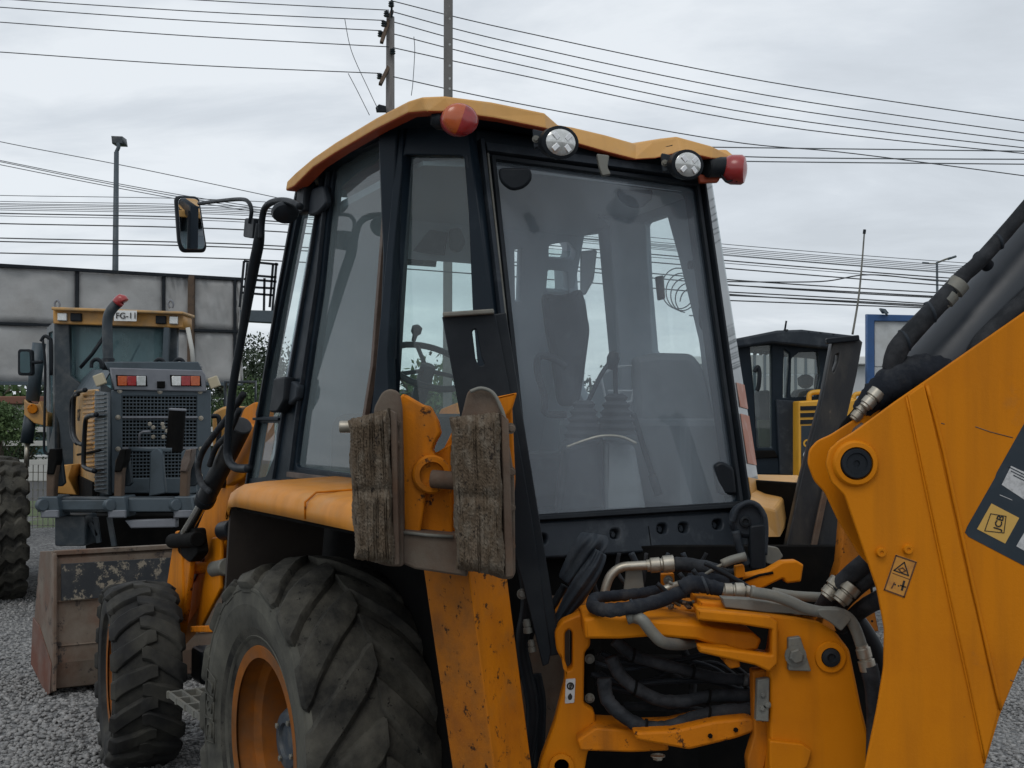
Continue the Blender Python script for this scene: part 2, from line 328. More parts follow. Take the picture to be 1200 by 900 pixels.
def tube(name, P, r, m, parent=None, res=10, n=6, wob=0, smooth=True, flat=1, **kw):
    Q = catmull(P, n) if n > 1 else P
    if isinstance(r, (list, tuple)) and len(r) == len(P) and n > 1 and len(P) > 2:
        rr = []
        for i in range(len(P)-1):
            for j in range(n): rr.append(r[i]+(r[i+1]-r[i])*j/n)
        rr.append(r[-1]); r = rr
    if wob:   # wrinkled sleeve
        rb = r if isinstance(r, list) else [r]*len(Q)
        r = [q*(1+wob*random.uniform(-1, 1)) for q in rb]
    vs, fs = tube_data(Q, r, res, wob=wob*.35, flat=flat)
    o = mk(name, vs, fs, m, parent, smooth=smooth, **kw)
    return o
def lathe(name, c, axis, prof, m, parent=None, seg=24, smooth=True, bevel=0, open_=False, sq=1, **kw):
    """prof: (radius, offset along axis) pairs"""
    axis = axis.normalized(); a = Vector((0, 0, 1)) if abs(axis.z) < .9 else Vector((1, 0, 0)); s = axis.cross(a).normalized(); t = axis.cross(s)
    vs = []; fs = []; k = len(prof)
    for (r, h) in prof:
        r = max(r, 1e-4)
        for j in range(seg):
            g = 2*pi*j/seg; vs.append(c+axis*h+s*cos(g)*r+t*sin(g)*r*sq)
    for i in range(k-1):
        for j in range(seg):
            j2 = (j+1) % seg; fs.append((i*seg+j, i*seg+j2, (i+1)*seg+j2, (i+1)*seg+j))
    if not open_: fs.append(tuple(range(seg)))
    fs.append(tuple((k-1)*seg+j for j in range(seg)))
    o = mk(name, vs, fs, m, parent, smooth=smooth, bevel=bevel, **kw)
    if smooth: sharp(o)
    return o
def sharp(o, ang=38):
    me = o.data; bm = bmesh.new(); bm.from_mesh(me)
    for e in bm.edges:
        if len(e.link_faces) == 2 and e.calc_face_angle(0) > R(ang): e.smooth = False
    bm.to_mesh(me); bm.free(); me.polygons.foreach_set('use_smooth', [True]*len(me.polygons))
def cyl(name, p0, p1, r, m, parent=None, seg=20, ch=.12, **kw):
    d = p1-p0; h = d.length; c = min(r*ch, h*.3)
    return lathe(name, p0, d, [(r-c, 0), (r, c), (r, h-c), (r-c, h)], m, parent, seg, **kw)
def bolt(p, axis, r, m, parent, name='bolt', washer=True):
    axis = axis.normalized(); a = Vector((0, 0, 1)) if abs(axis.z) < .9 else Vector((1, 0, 0)); s = axis.cross(a).normalized(); t = axis.cross(s)
    vs = []; fs = []
    def ring(n, rr, h, o=0):
        b = len(vs)
        for j in range(n): g = 2*pi*j/n+o; vs.append(p+axis*h+s*cos(g)*rr+t*sin(g)*rr)
        return b
    def wall(b0, b1, n):
        for j in range(n): fs.append((b0+j, b0+(j+1) % n, b1+(j+1) % n, b1+j))
    if washer:
        a0 = ring(14, r*1.45, 0); a1 = ring(14, r*1.45, r*.22); wall(a0, a1, 14); fs.append(tuple(a1+j for j in range(14)))
    b0 = ring(6, r, r*.2, .3); b1 = ring(6, r, r*.8, .3); b2 = ring(6, r*.8, r*.95, .3); wall(b0, b1, 6); wall(b1, b2, 6); fs.append(tuple(b2+j for j in range(6)))
    return mk(name, vs, fs, m, parent)
def text(name, s, p, ex, ey, size, m, parent, ext=.0006, bold=0, align='CENTER', shear=0):
    cu = bpy.data.curves.new('t', 'FONT'); cu.body = s; cu.size = 1; cu.align_x = align; cu.align_y = 'CENTER'; cu.offset = bold; cu.extrude = ext/size; cu.shear = shear
    co = bpy.data.objects.new('t', cu); me = bpy.data.meshes.new_from_object(co)
    ex = ex.normalized(); ey = ey.normalized(); n = ex.cross(ey)
    W = Matrix(((ex.x*size, ey.x*size, n.x*size, p.x), (ex.y*size, ey.y*size, n.y*size, p.y), (ex.z*size, ey.z*size, n.z*size, p.z), (0, 0, 0, 1)))
    me.transform(winv(parent) @ W); me.materials.clear(); me.materials.append(m); me.name = name
    bpy.data.objects.remove(co); bpy.data.curves.remove(cu)
    return link(bpy.data.objects.new(name, me), parent)
class Bag:
    """several solids gathered into one mesh"""
    def __init__(s): s.v = []; s.f = []; s.mi = []
    def add(s, vs, fs, mi=0):
        b = len(s.v); s.v += list(vs); s.f += [tuple(i+b for i in f) for f in fs]; s.mi += [mi]*len(fs)
    def box(s, c, ax, sz, mi=0):
        vs = [c + ax[0]*sz[0]*i + ax[1]*sz[1]*j + ax[2]*sz[2]*k for i in (-.5, .5) for j in (-.5, .5) for k in (-.5, .5)]
        s.add(vs, [(0, 1, 3, 2), (4, 6, 7, 5), (0, 4, 5, 1), (2, 3, 7, 6), (0, 2, 6, 4), (1, 5, 7, 3)], mi)
    def tube(s, P, r, res=6, n=4, mi=0): s.add(*tube_data(catmull(P, n) if n > 1 else P, r, res), mi)
    def build(s, name, m, parent=None, mats=None, **kw): return mk(name, s.v, s.f, m, parent, mats=mats, midx=s.mi if mats else None, **kw)

def wheel(F, cx, cy, cz, Rr, wd, rimr, side, parent, n_lug, lug_h, slope, lugw, name='wheel', rub='rubber', wall='rubberwall', inner=-.08, crown=.045, rimdepth=.2, hubr=.13, seg=96, zig=False, rimm='rim', hubm='hub', lugs=True):
    """side=+1: outer face toward +y of the frame. Returns rim part with tyre sub-part."""
    hw = wd/2
    # carcass half profile from crown centre (t=0) to bead; (radius, offset)
    sh = hw*.92
    key = [(Rr, 0), (Rr-crown*.25, sh*.5), (Rr-crown, sh), (Rr-crown-.03, hw*.985), (Rr-crown-.09*Rr/.7, hw*1.0), (Rr*.78, hw*1.0), (Rr*.70, hw*.96), (rimr+.05, hw*.86), (rimr+.012, hw*.80)]
    kv = [Vector((a, b, 0)) for a, b in key]
    P = catmull(kv, 4)
    prof = [(p.x, -p.y) for p in P[::-1]] + [(p.x, p.y) for p in P[1:]]
    prof = [(rimr-.01, -hw*.7)] + prof + [(rimr-.01, hw*.7)]
    c = F.w(cx, cy, cz); ax = F.v*side
    rim = [(rimr-.03, hw*.80), (rimr+.012, hw*.82), (rimr+.018, hw*.78), (rimr-.012, hw*.74), (rimr-.02, hw*.5), (rimr-.045, hw*.40), (rimr-.05, hw*.80-rimdepth), (rimr*.62, hw*.80-rimdepth-.02), (hubr*1.25, hw*.80-rimdepth-.02), (.01, hw*.80-rimdepth-.02)]
    prt = lathe(name, c, ax, rim, M[rimm], parent, 64, open_=True)
    vs = []; fs = []; mi = []
    A = F.u; B = F.k
    def pt(r, h, g): return c + ax*h + A*cos(g)*r + B*sin(g)*r
    k = len(prof)
    for (r, h) in prof:
        for j in range(seg): vs.append(pt(r, h, 2*pi*j/seg))
    for i in range(k-1):
        for j in range(seg):
            j2 = (j+1) % seg; fs.append((i*seg+j, i*seg+j2, (i+1)*seg+j2, (i+1)*seg+j)); mi.append(1 if abs((prof[i][1]+prof[i+1][1])/2) > sh*1.0 else 0)
    # sidewall ribs
    for rr in (Rr*.875, rimr+.045):
        for s in (1,):
            b = len(vs); pr = [(rr-.008, 0), (rr-.004, .006), (rr+.004, .006), (rr+.008, 0)]
            def hh(r):
                best = min(P, key=lambda q: abs(q.x-r)+(10 if q.y < hw*.7 else 0)); return best.y
            for (r, e_) in pr:
                for j in range(seg): vs.append(pt(r, hh(r)-.002+e_, 2*pi*j/seg))
            for i in range(3):
                for j in range(seg): j2 = (j+1) % seg; fs.append((b+i*seg+j, b+i*seg+j2, b+(i+1)*seg+j2, b+(i+1)*seg+j)); mi.append(1)
    # lugs
    Pn = len(P)
    def surf(t):     # t in [-1.35..1.35] along profile, 1 = shoulder
        s = 1 if t >= 0 else -1; a = abs(t)*8; a = min(a, Pn-2); i = int(a); f = a-i
        q = P[i]*(1-f)+P[i+1]*f; d = (P[i+1]-P[i]).normalized(); nrm = Vector((d.y, -d.x, 0))
        if nrm.x < 0 and a < 8: nrm = -nrm
        if a >= 8 and nrm.y < 0: nrm = -nrm
        return q.x, q.y*s, nrm.x, nrm.y*s
    if lugs:
      for sd in (1, -1):
        for q in range(n_lug):
            g0 = 2*pi*(q+(.5 if sd < 0 else 0))/n_lug + random.uniform(-.004, .004)
            ns = 13; ts = [inner + (1.62-inner)*i/(ns-1) for i in range(ns)]
            b = len(vs)
            for i, t in enumerate(ts):
                r, h, nr, nh = surf(t*sd); tt = min(max(t, 0), 1.0)
                if zig: g = g0 + slope*(abs(((tt*2.0) % 1.0)-.5)*.8 + (1-tt)*.35)
                else: g = g0 + slope*(1-tt)**.8 + .02*sin(q*2.3+tt*3)
                wdt = lugw*(.78+.35*tt) * (1 if t < 1.0 else 1-.35*(t-1)/.62)
                if i == 0: wdt *= .8
                H = lug_h*(1 if t < 1.15 else max(.12, 1-(t-1.15)/.42)); wob = random.uniform(-.0025, .0025)
                for (dg, hgt) in ((-wdt*.62, -.006), (-wdt*.5, H*.75), (-wdt*.40, H+wob), (wdt*.40, H+wob), (wdt*.5, H*.75), (wdt*.62, -.006)):
                    vs.append(pt(r+nr*hgt, h+nh*hgt, g+dg/Rr))
            for i in range(ns-1):
                for j in range(5): fs.append((b+i*6+j, b+i*6+j+1, b+(i+1)*6+j+1, b+(i+1)*6+j)); mi.append(0 if ts[i] < 1.1 else 1)
            fs.append(tuple(b+j for j in range(6))); mi.append(0)
            e0 = b+(ns-1)*6; fs.append(tuple(e0+j for j in range(6))); mi.append(1)
    ty = mk('tyre', vs, fs, None, prt, mats=[M[rub], M[wall]], midx=mi, smooth=True)
    sharp(ty, 33)
    # hub and nuts
    h0 = hw*.80-rimdepth-.02
    hb = lathe('hub', c, ax, [(hubr*1.15, h0), (hubr*1.15, h0+.02), (hubr, h0+.03), (hubr, h0+rimdepth*.55), (hubr*.86, h0+rimdepth*.66), (hubr*.55, h0+rimdepth*.68), (hubr*.5, h0+rimdepth*.62), (.01, h0+rimdepth*.62)], M[hubm], prt, 32)
    for j in range(8):
        g = 2*pi*j/8+.2; bolt(c+ax*(h0+.006)+A*cos(g)*hubr*1.45+B*sin(g)*hubr*1.45, ax, .014, M['steelg'], prt, 'wheel_nut')
    for j in range(4):
        g = 2*pi*j/4+.5; bolt(c+ax*(h0+rimdepth*.67)+A*cos(g)*hubr*.7+B*sin(g)*hubr*.7, ax, .011, M['steelg'], prt, 'hub_bolt', False)
    return prt
# ================================================================ the backhoe loader in front
X_, Y_, Z_ = Vector((1, 0, 0)), Vector((0, 1, 0)), Vector((0, 0, 1))
bh = root('backhoe_loader', BF, 'yellow backhoe loader in front with glazed cab, muddy stabiliser pads and swung boom', 'backhoe')
def FP(pts, Y, r=0): return [at(x, y, Y) for x, y in (arc_pts(pts, r) if r else pts)]
class Pl:
    def __init__(s, p, n): s.p = p; s.n = n.normalized()
    def px(s, x, y): return hit(x, y, s.p, s.n)
    def pts(s, P, r=0): return [s.px(x, y) for x, y in (arc_pts(P, r) if r else P)]
def plane3(a, b, c): return Pl(a, (b-a).cross(c-a))
def mirror(pts): return [BF.w(q.x, -q.y, q.z) for q in (BF.loc(p) for p in pts)]

# ---- cab planes
PL = plane3(BF.w(0, .72, 1.5), BF.w(1, .72, 1.5), BF.w(0, .66, 2.7))              # door side
PR = plane3(BF.w(-.80, 0, 1.49), BF.w(-.80, 1, 1.49), BF.w(-.452, 0, 2.7))         # rear
Ct, Cb = PL.px(468, 136), PL.px(446, 588)
Dt, Db = PR.px(566, 160), PR.px(613, 640)
PC = plane3(Ct, Cb, (Dt+Db)/2)
def inn(P, d): # direction into the cab
    c = BF.w(0, 0, 2.1); n = P.n; return n*d if (c-P.p).dot(n) > 0 else -n*d
# left door side
side = [(474, 134), (405, 172), (352, 212), (330, 330), (287, 578), (446, 588)]
w_front = [(353, 230), (374, 210), (363, 290), (328, 488), (299, 488), (320, 400)]
w_front2 = [(298, 494), (327, 494), (322, 535), (312, 560), (289, 562)]
w_door = [(391, 192), (454, 163), (446, 300), (436, 420), (414, 556), (346, 547), (352, 500), (376, 340)]
plate('side_frame', PL.pts(side), inn(PL, .05), M['cabblack'], bh, .004, holes=[PL.pts(w_front, 4), PL.pts(w_front2, 4), PL.pts(w_door, 6)])
def pane(name, P, pix, m, off=.018, th=.006, lab=None):
    d = inn(P, 1); return plate(name, [q+d*off for q in P.pts(pix)], d*th, M[m], bh, .001, label=lab)
def grow(pix, g):
    cx = sum(p[0] for p in pix)/len(pix); cy = sum(p[1] for p in pix)/len(pix)
    return [(x+(g if x > cx else -g), y+(g if y > cy else -g)) for x, y in pix]
pane('side_window', PL, grow(w_front, 2), 'glass'); pane('lower_side_window', PL, grow(w_front2, 2), 'doorglass'); pane('door_window', PL, grow(w_door, 2), 'doorglass')
# door seal / worn door edge, frame lips
oL = -inn(PL, 1)
def strip(name, P, pix, wd, th, m, off=0, closed=False, **kw):
    o = -inn(P, 1); pts = [P.px(x, y)+o*off for x, y in pix]; b = Bag(); k = len(pts)
    for i in range(k if closed else k-1):
        p0, p1 = pts[i], pts[(i+1) % k]; a = (p1-p0); l = a.length; a.normalize(); s = a.cross(o).normalized()
        b.box((p0+p1)/2+o*th/2, (a, s, o), (l+wd*.7, wd, th*(1+.02*i)))
    return b.build(name, M[m], bh, bevel=.002, **kw)
M['doorbrown'] = mat('brown_door_edge', (.075, .05, .038), .6, col2=(.04, .035, .03), s2=6, dust=(.14, .11, .09), dfac=.4, ds=10)
strip('door_edge', PL, [(461, 160), (451, 300), (441, 430), (420, 560)], .022, .02, 'doorbrown')
strip('door_sill', PL, [(420, 566), (342, 556)], .022, .022, 'doorbrown')
strip('door_seal', PL, [(389, 189), (456, 160)], .02, .012, 'plastic')
strip('door_seal', PL, [(388, 190), (374, 330), (350, 490), (343, 550)], .012, .018, 'plastic')
strip('pillar_seal', PL, [(379, 207), (367, 290), (333, 490), (322, 560)], .012, .014, 'plastic')
strip('front_edge', PL, [(350, 222), (328, 340), (290, 570)], .018, .012, 'black')
strip('window_divider', PL, [(299, 491), (328, 491)], .012, .012, 'cabblack')
# hinges and latches
def lump(name, P, pix, th, m, r=6, off=0):
    o = -inn(P, 1); return plate(name, [q+o*(off+th) for q in P.pts(pix, r)], -o*th, M[m], bh, .008)
lump('door_hinge', PL, [(364, 213), (373, 211), (371, 250), (361, 254)], .05, 'black', 3, .01)
lump('door_hinge', PL, [(374, 222), (388, 218), (391, 240), (380, 252), (368, 254)], .03, 'plastic', 4, .004)
lump('door_latch', PL, [(336, 444), (350, 442), (348, 470), (340, 484), (330, 484)], .05, 'black', 3, .01)
lump('door_latch', PL, [(350, 446), (358, 452), (356, 468), (346, 476)], .035, 'plastic', 3)
# corner window on the left
def PCp(x, y): return PC.px(x, y)
corner = [Ct+(Ct-Cb)*.02, Dt+(Dt-Db)*.02, Db, Cb]
w_corner = [(475, 182), (545, 183), (553, 250), (562, 365), (575, 470), (588, 592), (470, 575), (462, 520), (470, 470), (466, 420), (468, 300)]
plate('corner_frame', corner, inn(PC, .05), M['cabblack'], bh, .004, holes=[PC.pts(w_corner, 5)])
pane('corner_window', PC, grow(w_corner, 2), 'glass')
lump('corner_pillar_cap', PC, [(446, 150), (470, 140), (463, 300), (459, 400), (463, 440), (458, 480), (446, 480), (452, 300)], .02, 'cabblack', 4)
q = PC.px(455, 437); cyl('hinge_cap', q-inn(PC, .02), q-inn(PC, .036), .016, M['steelg'], bh)
strip('window_seal', PC, [(473, 180), (467, 300), (464, 420)], .008, .012, 'plastic')
strip('window_seal', PC, [(549, 184), (557, 260), (566, 370)], .01, .012, 'plastic')
# rear window frame: fixed outer frame, then the lifting sash
outer = [(556, 160), (824, 204), (879, 604), (613, 626)]
w_rear = [(579, 187), (812, 220), (862, 588), (622, 604)]
plate('rear_frame', PR.pts(outer), inn(PR, .06), M['cabblack'], bh, .004, holes=[PR.pts(w_rear, 8)])
strip('sash_frame', PR, [(576, 186), (815, 218), (866, 591), (620, 607)], .016, .018, 'black', closed=True)
strip('sash_edge', PR, [(561, 168), (612, 604), (616, 614)], .016, .03, 'plastic')
strip('rear_seal', PR, [(569, 176), (826, 209)], .032, .03, 'plastic')
strip('rear_seal', PR, [(570, 178), (616, 600)], .008, .012, 'steelg')
pane('rear_window', PR, grow(w_rear, 2), 'rearglass', off=.004)
strip('sash_channel', PR, [(821, 216), (874, 596)], .010, .03, 'black')
# right corner: reflective quarter window seen at a grazing angle
Et, Eb = PR.px(823, 206), PR.px(878, 602)
Gt, Gb = mirror([Ct, Cb]); Gt = Gt
eT = BF.loc(Et); eB = BF.loc(Eb)
PY_ = Pl(BF.w(0, -.74, 0), BF.v); Gt, Gb = PY_.px(833, 207), PY_.px(894, 604)
PG = plane3(Et, Eb, (Gt+Gb)/2)
lerp = lambda a, b, t: a+(b-a)*t
def quad(a0, a1, b0, b1, s0, s1, t0, t1): # between edges a (top->bottom) and b
    g = lambda s, t: lerp(lerp(a0, a1, t), lerp(b0, b1, t), s)
    return [g(s0, t0), g(s1, t0), g(s1, t1), g(s0, t1)]
plate('corner_frame', quad(Et, Eb, Gt, Gb, 0, 1, 0, 1), inn(PG, .04), M['cabblack'], bh, .003, holes=[quad(Et, Eb, Gt, Gb, .06, .96, .02, .97)])
dG = -inn(PG, 1)
plate('corner_window', [p+dG*.004 for p in quad(Et, Eb, Gt, Gb, .04, .99, .02, .9)], -dG*.006, M['sideglass'], bh, .001)
plate('bleached_sticker', [p+dG*.007 for p in quad(Et, Eb, Gt, Gb, .30, .99, .72, .86)], -dG*.002, M['pink'], bh, .0003)
plate('bleached_sticker', [p+dG*.007 for p in quad(Et, Eb, Gt, Gb, .34, .99, .63, .70)], -dG*.002, M['pink'], bh, .0003)
plate('corner_trim', [p+dG*.008 for p in quad(Et, Eb, Gt, Gb, .2, 1, .90, 1.0)], -dG*.004, M['yellow_top'], bh, .001)
# right wall seen from inside through the rear glass
PRW = plane3(BF.w(0, -.74, 1.5), BF.w(1, -.74, 1.5), BF.w(0, -.70, 2.7))
rw = [PRW.px(630, 200), PRW.px(820, 200), PRW.px(868, 620), PRW.px(630, 620)]
r1 = [(637, 284), (660, 280), (669, 290), (667, 302), (637, 300)]
r1b = [(636, 313), (659, 315), (660, 339), (634, 337)]
r2 = [(674, 278), (711, 273), (716, 330), (724, 416), (700, 478), (684, 452), (690, 380), (686, 350), (678, 345)]
r3 = [(762, 262), (792, 252), (806, 302), (818, 350), (830, 400), (840, 484), (826, 484), (815, 418), (772, 414), (765, 330)]
plate('right_wall', rw, inn(PRW, .05), M['interior'], bh, .003, holes=[PRW.pts(r1, 4), PRW.pts(r1b, 3), PRW.pts(r2, 3), PRW.pts(r3, 5)])
plate('right_window', [p+(-inn(PRW, .01)) for p in PRW.pts([(634, 240), (822, 240), (848, 500), (634, 500)])], -inn(PRW, .006), M['glass'], bh, .001)
# front wall and windscreen
PF = plane3(BF.w(1.08, 0, 1.5), BF.w(1.08, 1, 1.5), BF.w(.60, 0, 2.7))
def FW(y, z): # point on the front plane
    return BF.w(1.08-(z-1.5)*.4, y, z)
plate('front_frame', [FW(-.72, 1.45), FW(.70, 1.45), FW(.66, 2.7), FW(-.68, 2.7)], inn(PF, .05), M['interior'], bh, .003,
      holes=[[FW(-.26, 1.6), FW(.31, 1.6), FW(.31, 2.52), FW(-.26, 2.52)], PF.pts([(597, 290), (606, 288), (604, 351), (598, 351)]), PF.pts(r1, 4), PF.pts(r1b, 3)])
plate('windscreen', [p-inn(PF, .004) for p in [FW(-.7, 1.5), FW(.7, 1.5), FW(.66, 2.6), FW(-.66, 2.6)]], -inn(PF, .006), M['glass'], bh, .001)
# headliner and cab base block and console walls
mk('headliner', [BF.w(x, y, z) for x, y, z in ((-.41, .42, 2.70), (-.41, -.55, 2.70), (-.2, -.66, 2.72), (.62, -.66, 2.66), (.62, .60, 2.66), (-.24, .58, 2.72),
                                             (-.41, .42, 2.73), (-.41, -.55, 2.73), (-.2, -.66, 2.75), (.62, -.66, 2.69), (.62, .60, 2.69), (-.24, .58, 2.75))],
   [(0, 1, 2, 3, 4, 5), (11, 10, 9, 8, 7, 6)]+[(i, (i+1) % 6, (i+1) % 6+6, i+6) for i in range(6)], M['headliner'], bh)
fbox('cab_floor', BF, -.74, 1.0, -.68, .68, .95, 1.44, M['dark'], bh)  # solid dark block, added to shut out light below the cab
fbox('side_console', BF, -.55, .35, -.69, -.38, 1.44, 1.80, M['boxdk'], bh, .03)
def ipoly(name, pix, Y, th, m, r=5, bev=.01, lab=None):
    return plate(name, FP(pix, Y, r), Y_*th, M[m], bh, bev, label=lab)
ipoly('seat_console_block', [(742, 418), (770, 413), (812, 414), (824, 430), (842, 500), (846, 598), (752, 600), (744, 500)], 4.85, .12, 'boxdk', 8, .03)  # console box in the right rear corner, not a seat
ipoly('ceiling_speaker', [(583, 196), (622, 196), (624, 210), (615, 220), (600, 224), (586, 214)], 4.15, .02, 'black', 8)
ipoly('ceiling_speaker', [(726, 214), (764, 218), (766, 232), (752, 244), (736, 242), (722, 230)], 4.7, .02, 'black', 8)
ipoly('trim_panel', [(700, 250), (714, 262), (725, 420), (738, 600), (772, 600), (766, 400), (758, 262)], 5.15, .05, 'interior', 3)
ipoly('window_crank', [(806, 306), (818, 302), (818, 314), (806, 315)], 4.85, .03, 'black', 3)
ipoly('radio_box', [(768, 324), (778, 322), (780, 350), (771, 352)], 5.1, .03, 'doorbrown', 2)
# driver seat, dark and tall
ipoly('seat_console_block', [(634, 342), (660, 346), (682, 336), (688, 362), (690, 382), (684, 420), (676, 476), (654, 476), (646, 420), (638, 380)], 4.75, .10, 'seat', 9, .03)
ipoly('seat_console_block', [(672, 352), (686, 360), (692, 384), (686, 430), (680, 470), (668, 470)], 4.9, .10, 'seat', 9, .03)
ipoly('interior_mirror', [(680, 294), (700, 292), (696, 328), (686, 346), (680, 344)], 5.2, .02, 'headliner', 4)
tube('seat_armrest', FP([(664, 430), (648, 420), (632, 418), (630, 436), (638, 464), (640, 484), (664, 486)], 4.55), .014, M['seat'], bh)
# control tower with bellows and levers
def tower(name, pix, Y, m='seat'): return ipoly(name, pix, Y, .3, m, 6, .02)
tower('control_tower', [(662, 524), (706, 514), (710, 600), (652, 602)], 4.42, 'seat')
tower('control_tower', [(708, 514), (744, 522), (758, 600), (706, 602)], 4.47, 'tower')
tube('bellows_rim', FP([(664, 524), (686, 516), (706, 511), (728, 512), (746, 520)], 4.40), .006, M['steel'], bh)
for cx, cy, k in ((684, 508, 0), (722, 500, 1)):
    c0 = at(cx, cy, 4.5)
    prof = []
    for i in range(6): prof += [(.085-.008*i, i*.028-.03), (.068-.008*i, i*.028-.016)]
    lathe('lever_bellows', c0, Z_, prof, M['seat'], bh, 20)
tube('control_lever', FP([(686, 478), (704, 440), (720, 418)], 4.5), .009, M['black'], bh)
tube('control_lever', FP([(722, 470), (721, 440), (722, 416)], 4.55), .009, M['black'], bh)
lathe('lever_grip', at(718, 424, 4.5), Vector((.15, 0, 1)), [(.012, -.03), (.022, -.01), (.025, .015), (.018, .035), (.004, .04)], M['black'], bh, 14)
tube('bracing_bar', FP([(742, 484), (756, 530), (766, 560)], 4.6), .012, M['black'], bh); tube('lever_grip', FP([(764, 556), (772, 580)], 4.6), .018, M['black'], bh)
for a, b in ((700, 452), (738, 470)): pass
b = Bag()
for P in ([(704, 440), (720, 430), (748, 428), (740, 470), (712, 478)],): b.tube(FP(P+[P[0]], 4.9), .006, n=1)
b.tube(FP([(712, 458), (744, 458)], 4.9), .005, n=1); b.tube(FP([(726, 458), (724, 478)], 4.9), .005, n=1)
b.build('parking_bracket', M['headliner'], bh)
ipoly('door_handle', [(820, 348), (826, 346), (830, 384), (826, 386)], 4.95, .02, 'black', 2)
tube('grab_handle', FP([(838, 345), (824, 348), (821, 370), (824, 385), (838, 386)], 4.7), .008, M['black'], bh)
ipoly('rear_wiper_motor', [(836, 545), (846, 540), (860, 548), (864, 580), (842, 580)], 4.35, .05, 'black', 5)
# steering wheel and column, dashboard, sun visor
sc = BF.w(.62, .12, 2.03)
sa = (BF.vec(-.55, 0, .83)).normalized(); s1 = sa.cross(Z_).normalized(); s2 = sa.cross(s1)
ring = [sc+s1*cos(2*pi*i/32)*.19+s2*sin(2*pi*i/32)*.19 for i in range(33)]
sw = tube('steering_wheel', ring, .015, M['black'], bh, n=1)
for g in (.4, 2.5, 4.6): tube('spoke', [sc-sa*.02, sc+s1*cos(g)*.18+s2*sin(g)*.18], .010, M['black'], sw, n=1)
lathe('wheel_knob', sc+s2*.19*-1+sa*.02, sa, [(.01, 0), (.012, .03), (.024, .045), (.024, .07), (.01, .08)], M['black'], sw, 16)
tube('steering_column', [sc, sc-sa*.5], .035, M['plastic'], bh, n=1)
fbox('dashboard', BF, .66, .98, -.35, .45, 1.44, 1.82, M['seat'], bh, .05)
fbox('seat_cushion', BF, -.2, .3, -.28, .28, 1.44, 1.66, M['seat'], bh, .06)
ipoly('sun_visor', [(477, 265), (525, 272), (521, 299), (477, 293)], 5.25, .02, 'seat', 2, .004)
ipoly('interior_fan', [(526, 268), (540, 266), (546, 284), (538, 296), (526, 292)], 5.2, .05, 'black', 5)
v0 = BF.w(.70, .15, 2.56); box('sun_visor', v0, (BF.vec(.3, 0, -.95), BF.v, BF.vec(.95, 0, .3)), (.15, .24, .012), M['seat'], bh, .005)

# ---- header band, roof
hd = [(472, 124), (560, 118), (840, 160), (838, 214), (556, 168), (478, 170)]
def cabtop(x, y, z): return BF.w(x, y, z)
ring0 = [(-.43, .46), (-.34, .58), (.58, .64), (.58, -.64), (-.32, -.68), (-.445, -.56)]
mk('header_band', [cabtop(x, y, 2.735) for x, y in ring0]+[cabtop(x, y, 2.83) for x, y in ring0],
   [(i, (i+1) % 6, (i+1) % 6+6, i+6) for i in range(6)]+[(0, 1, 2, 3, 4, 5), (6, 7, 8, 9, 10, 11)], M['cabblack'], bh, bevel=.01)
# roof shell: lower lip ring and upper ring traced on the roof's side and rear planes
PRs = Pl(BF.w(0, .76, 0), BF.v); PRr = Pl(BF.w(-.60, 0, 0), BF.u)
def pr(x, y, d=0): return BF.px(x, y, 'x', -.60+d)
lowL = [PRs.px(x, y) for x, y in ((334, 224), (344, 219), (366, 197), (392, 180), (440, 152), (478, 133))]
upL = [PRs.px(x, y) for x, y in ((336, 212), (346, 202), (366, 185), (392, 167), (440, 138), (478, 118))]
lowR = [pr(502, 131, .03), pr(530, 132), pr(580, 139), pr(640, 151), pr(655, 160, .05), pr(672, 167, .10), pr(710, 178, .11), pr(745, 187, .11), pr(768, 186, .08), pr(800, 178, .0), pr(835, 186, .0), pr(866, 190, .05)]
upR = [pr(494, 113, .05), pr(520, 112, .01), pr(575, 119, .01), pr(638, 132, .02), pr(654, 146, .07), pr(672, 149, .13), pr(710, 158, .14), pr(745, 168, .14), pr(764, 165, .10), pr(795, 160, .03), pr(835, 171, .02), pr(864, 185, .05)]
zf = BF.loc(lowL[0]).z; e1 = BF.loc(lowL[0])
def back(p, y): q = BF.loc(p); return BF.w(q.x, y, q.z)
yR = BF.loc(lowR[-1]).y
lowF = [back(p, yR) for p in lowL[::-1]]; upF = [back(p, yR) for p in upL[::-1]]
low = lowL+lowR+lowF; up = upL+upR+upF
cen = BF.w(.1, 0, 2.85)
n = len(low); ins = [lerp(p, BF.w(BF.loc(p).x, 0, BF.loc(p).z+.015), .10) for p in up]; ins = [lerp(p, cen, .1)+Z_*.004 for p in up]
inn2 = [lerp(p, cen, .22)+Z_*.0 for p in low]
und = [lerp(p, BF.w(.1, 0, BF.loc(p).z+.05), .07) for p in low]
vs = low+up+ins+und; fs = []
for i in range(n):
    j = (i+1) % n; fs += [(i, j, n+j, n+i), (n+i, n+j, 2*n+j, 2*n+i), (i, j, 3*n+j, 3*n+i)]
mi = [0, 0, 1]*n
fs.append(tuple(2*n+i for i in range(n))); mi.append(0)
rf = mk('roof', vs, fs, None, bh, mats=[M['yellow_top'], M['red_under']], midx=mi, bevel=.009, seg=3)
# dark soffit under the roof
sof = [lerp(p, cen, .055) for p in low]; sof = [Vector((p.x, p.y, max(p.z, 0)+.02)) for p in sof]
mk('soffit', sof+[p+Z_*.01 for p in sof], [tuple(range(n)), tuple(range(n, 2*n))]+[(i, (i+1) % n, (i+1) % n+n, i+n) for i in range(n)], M['cabblack'], bh)
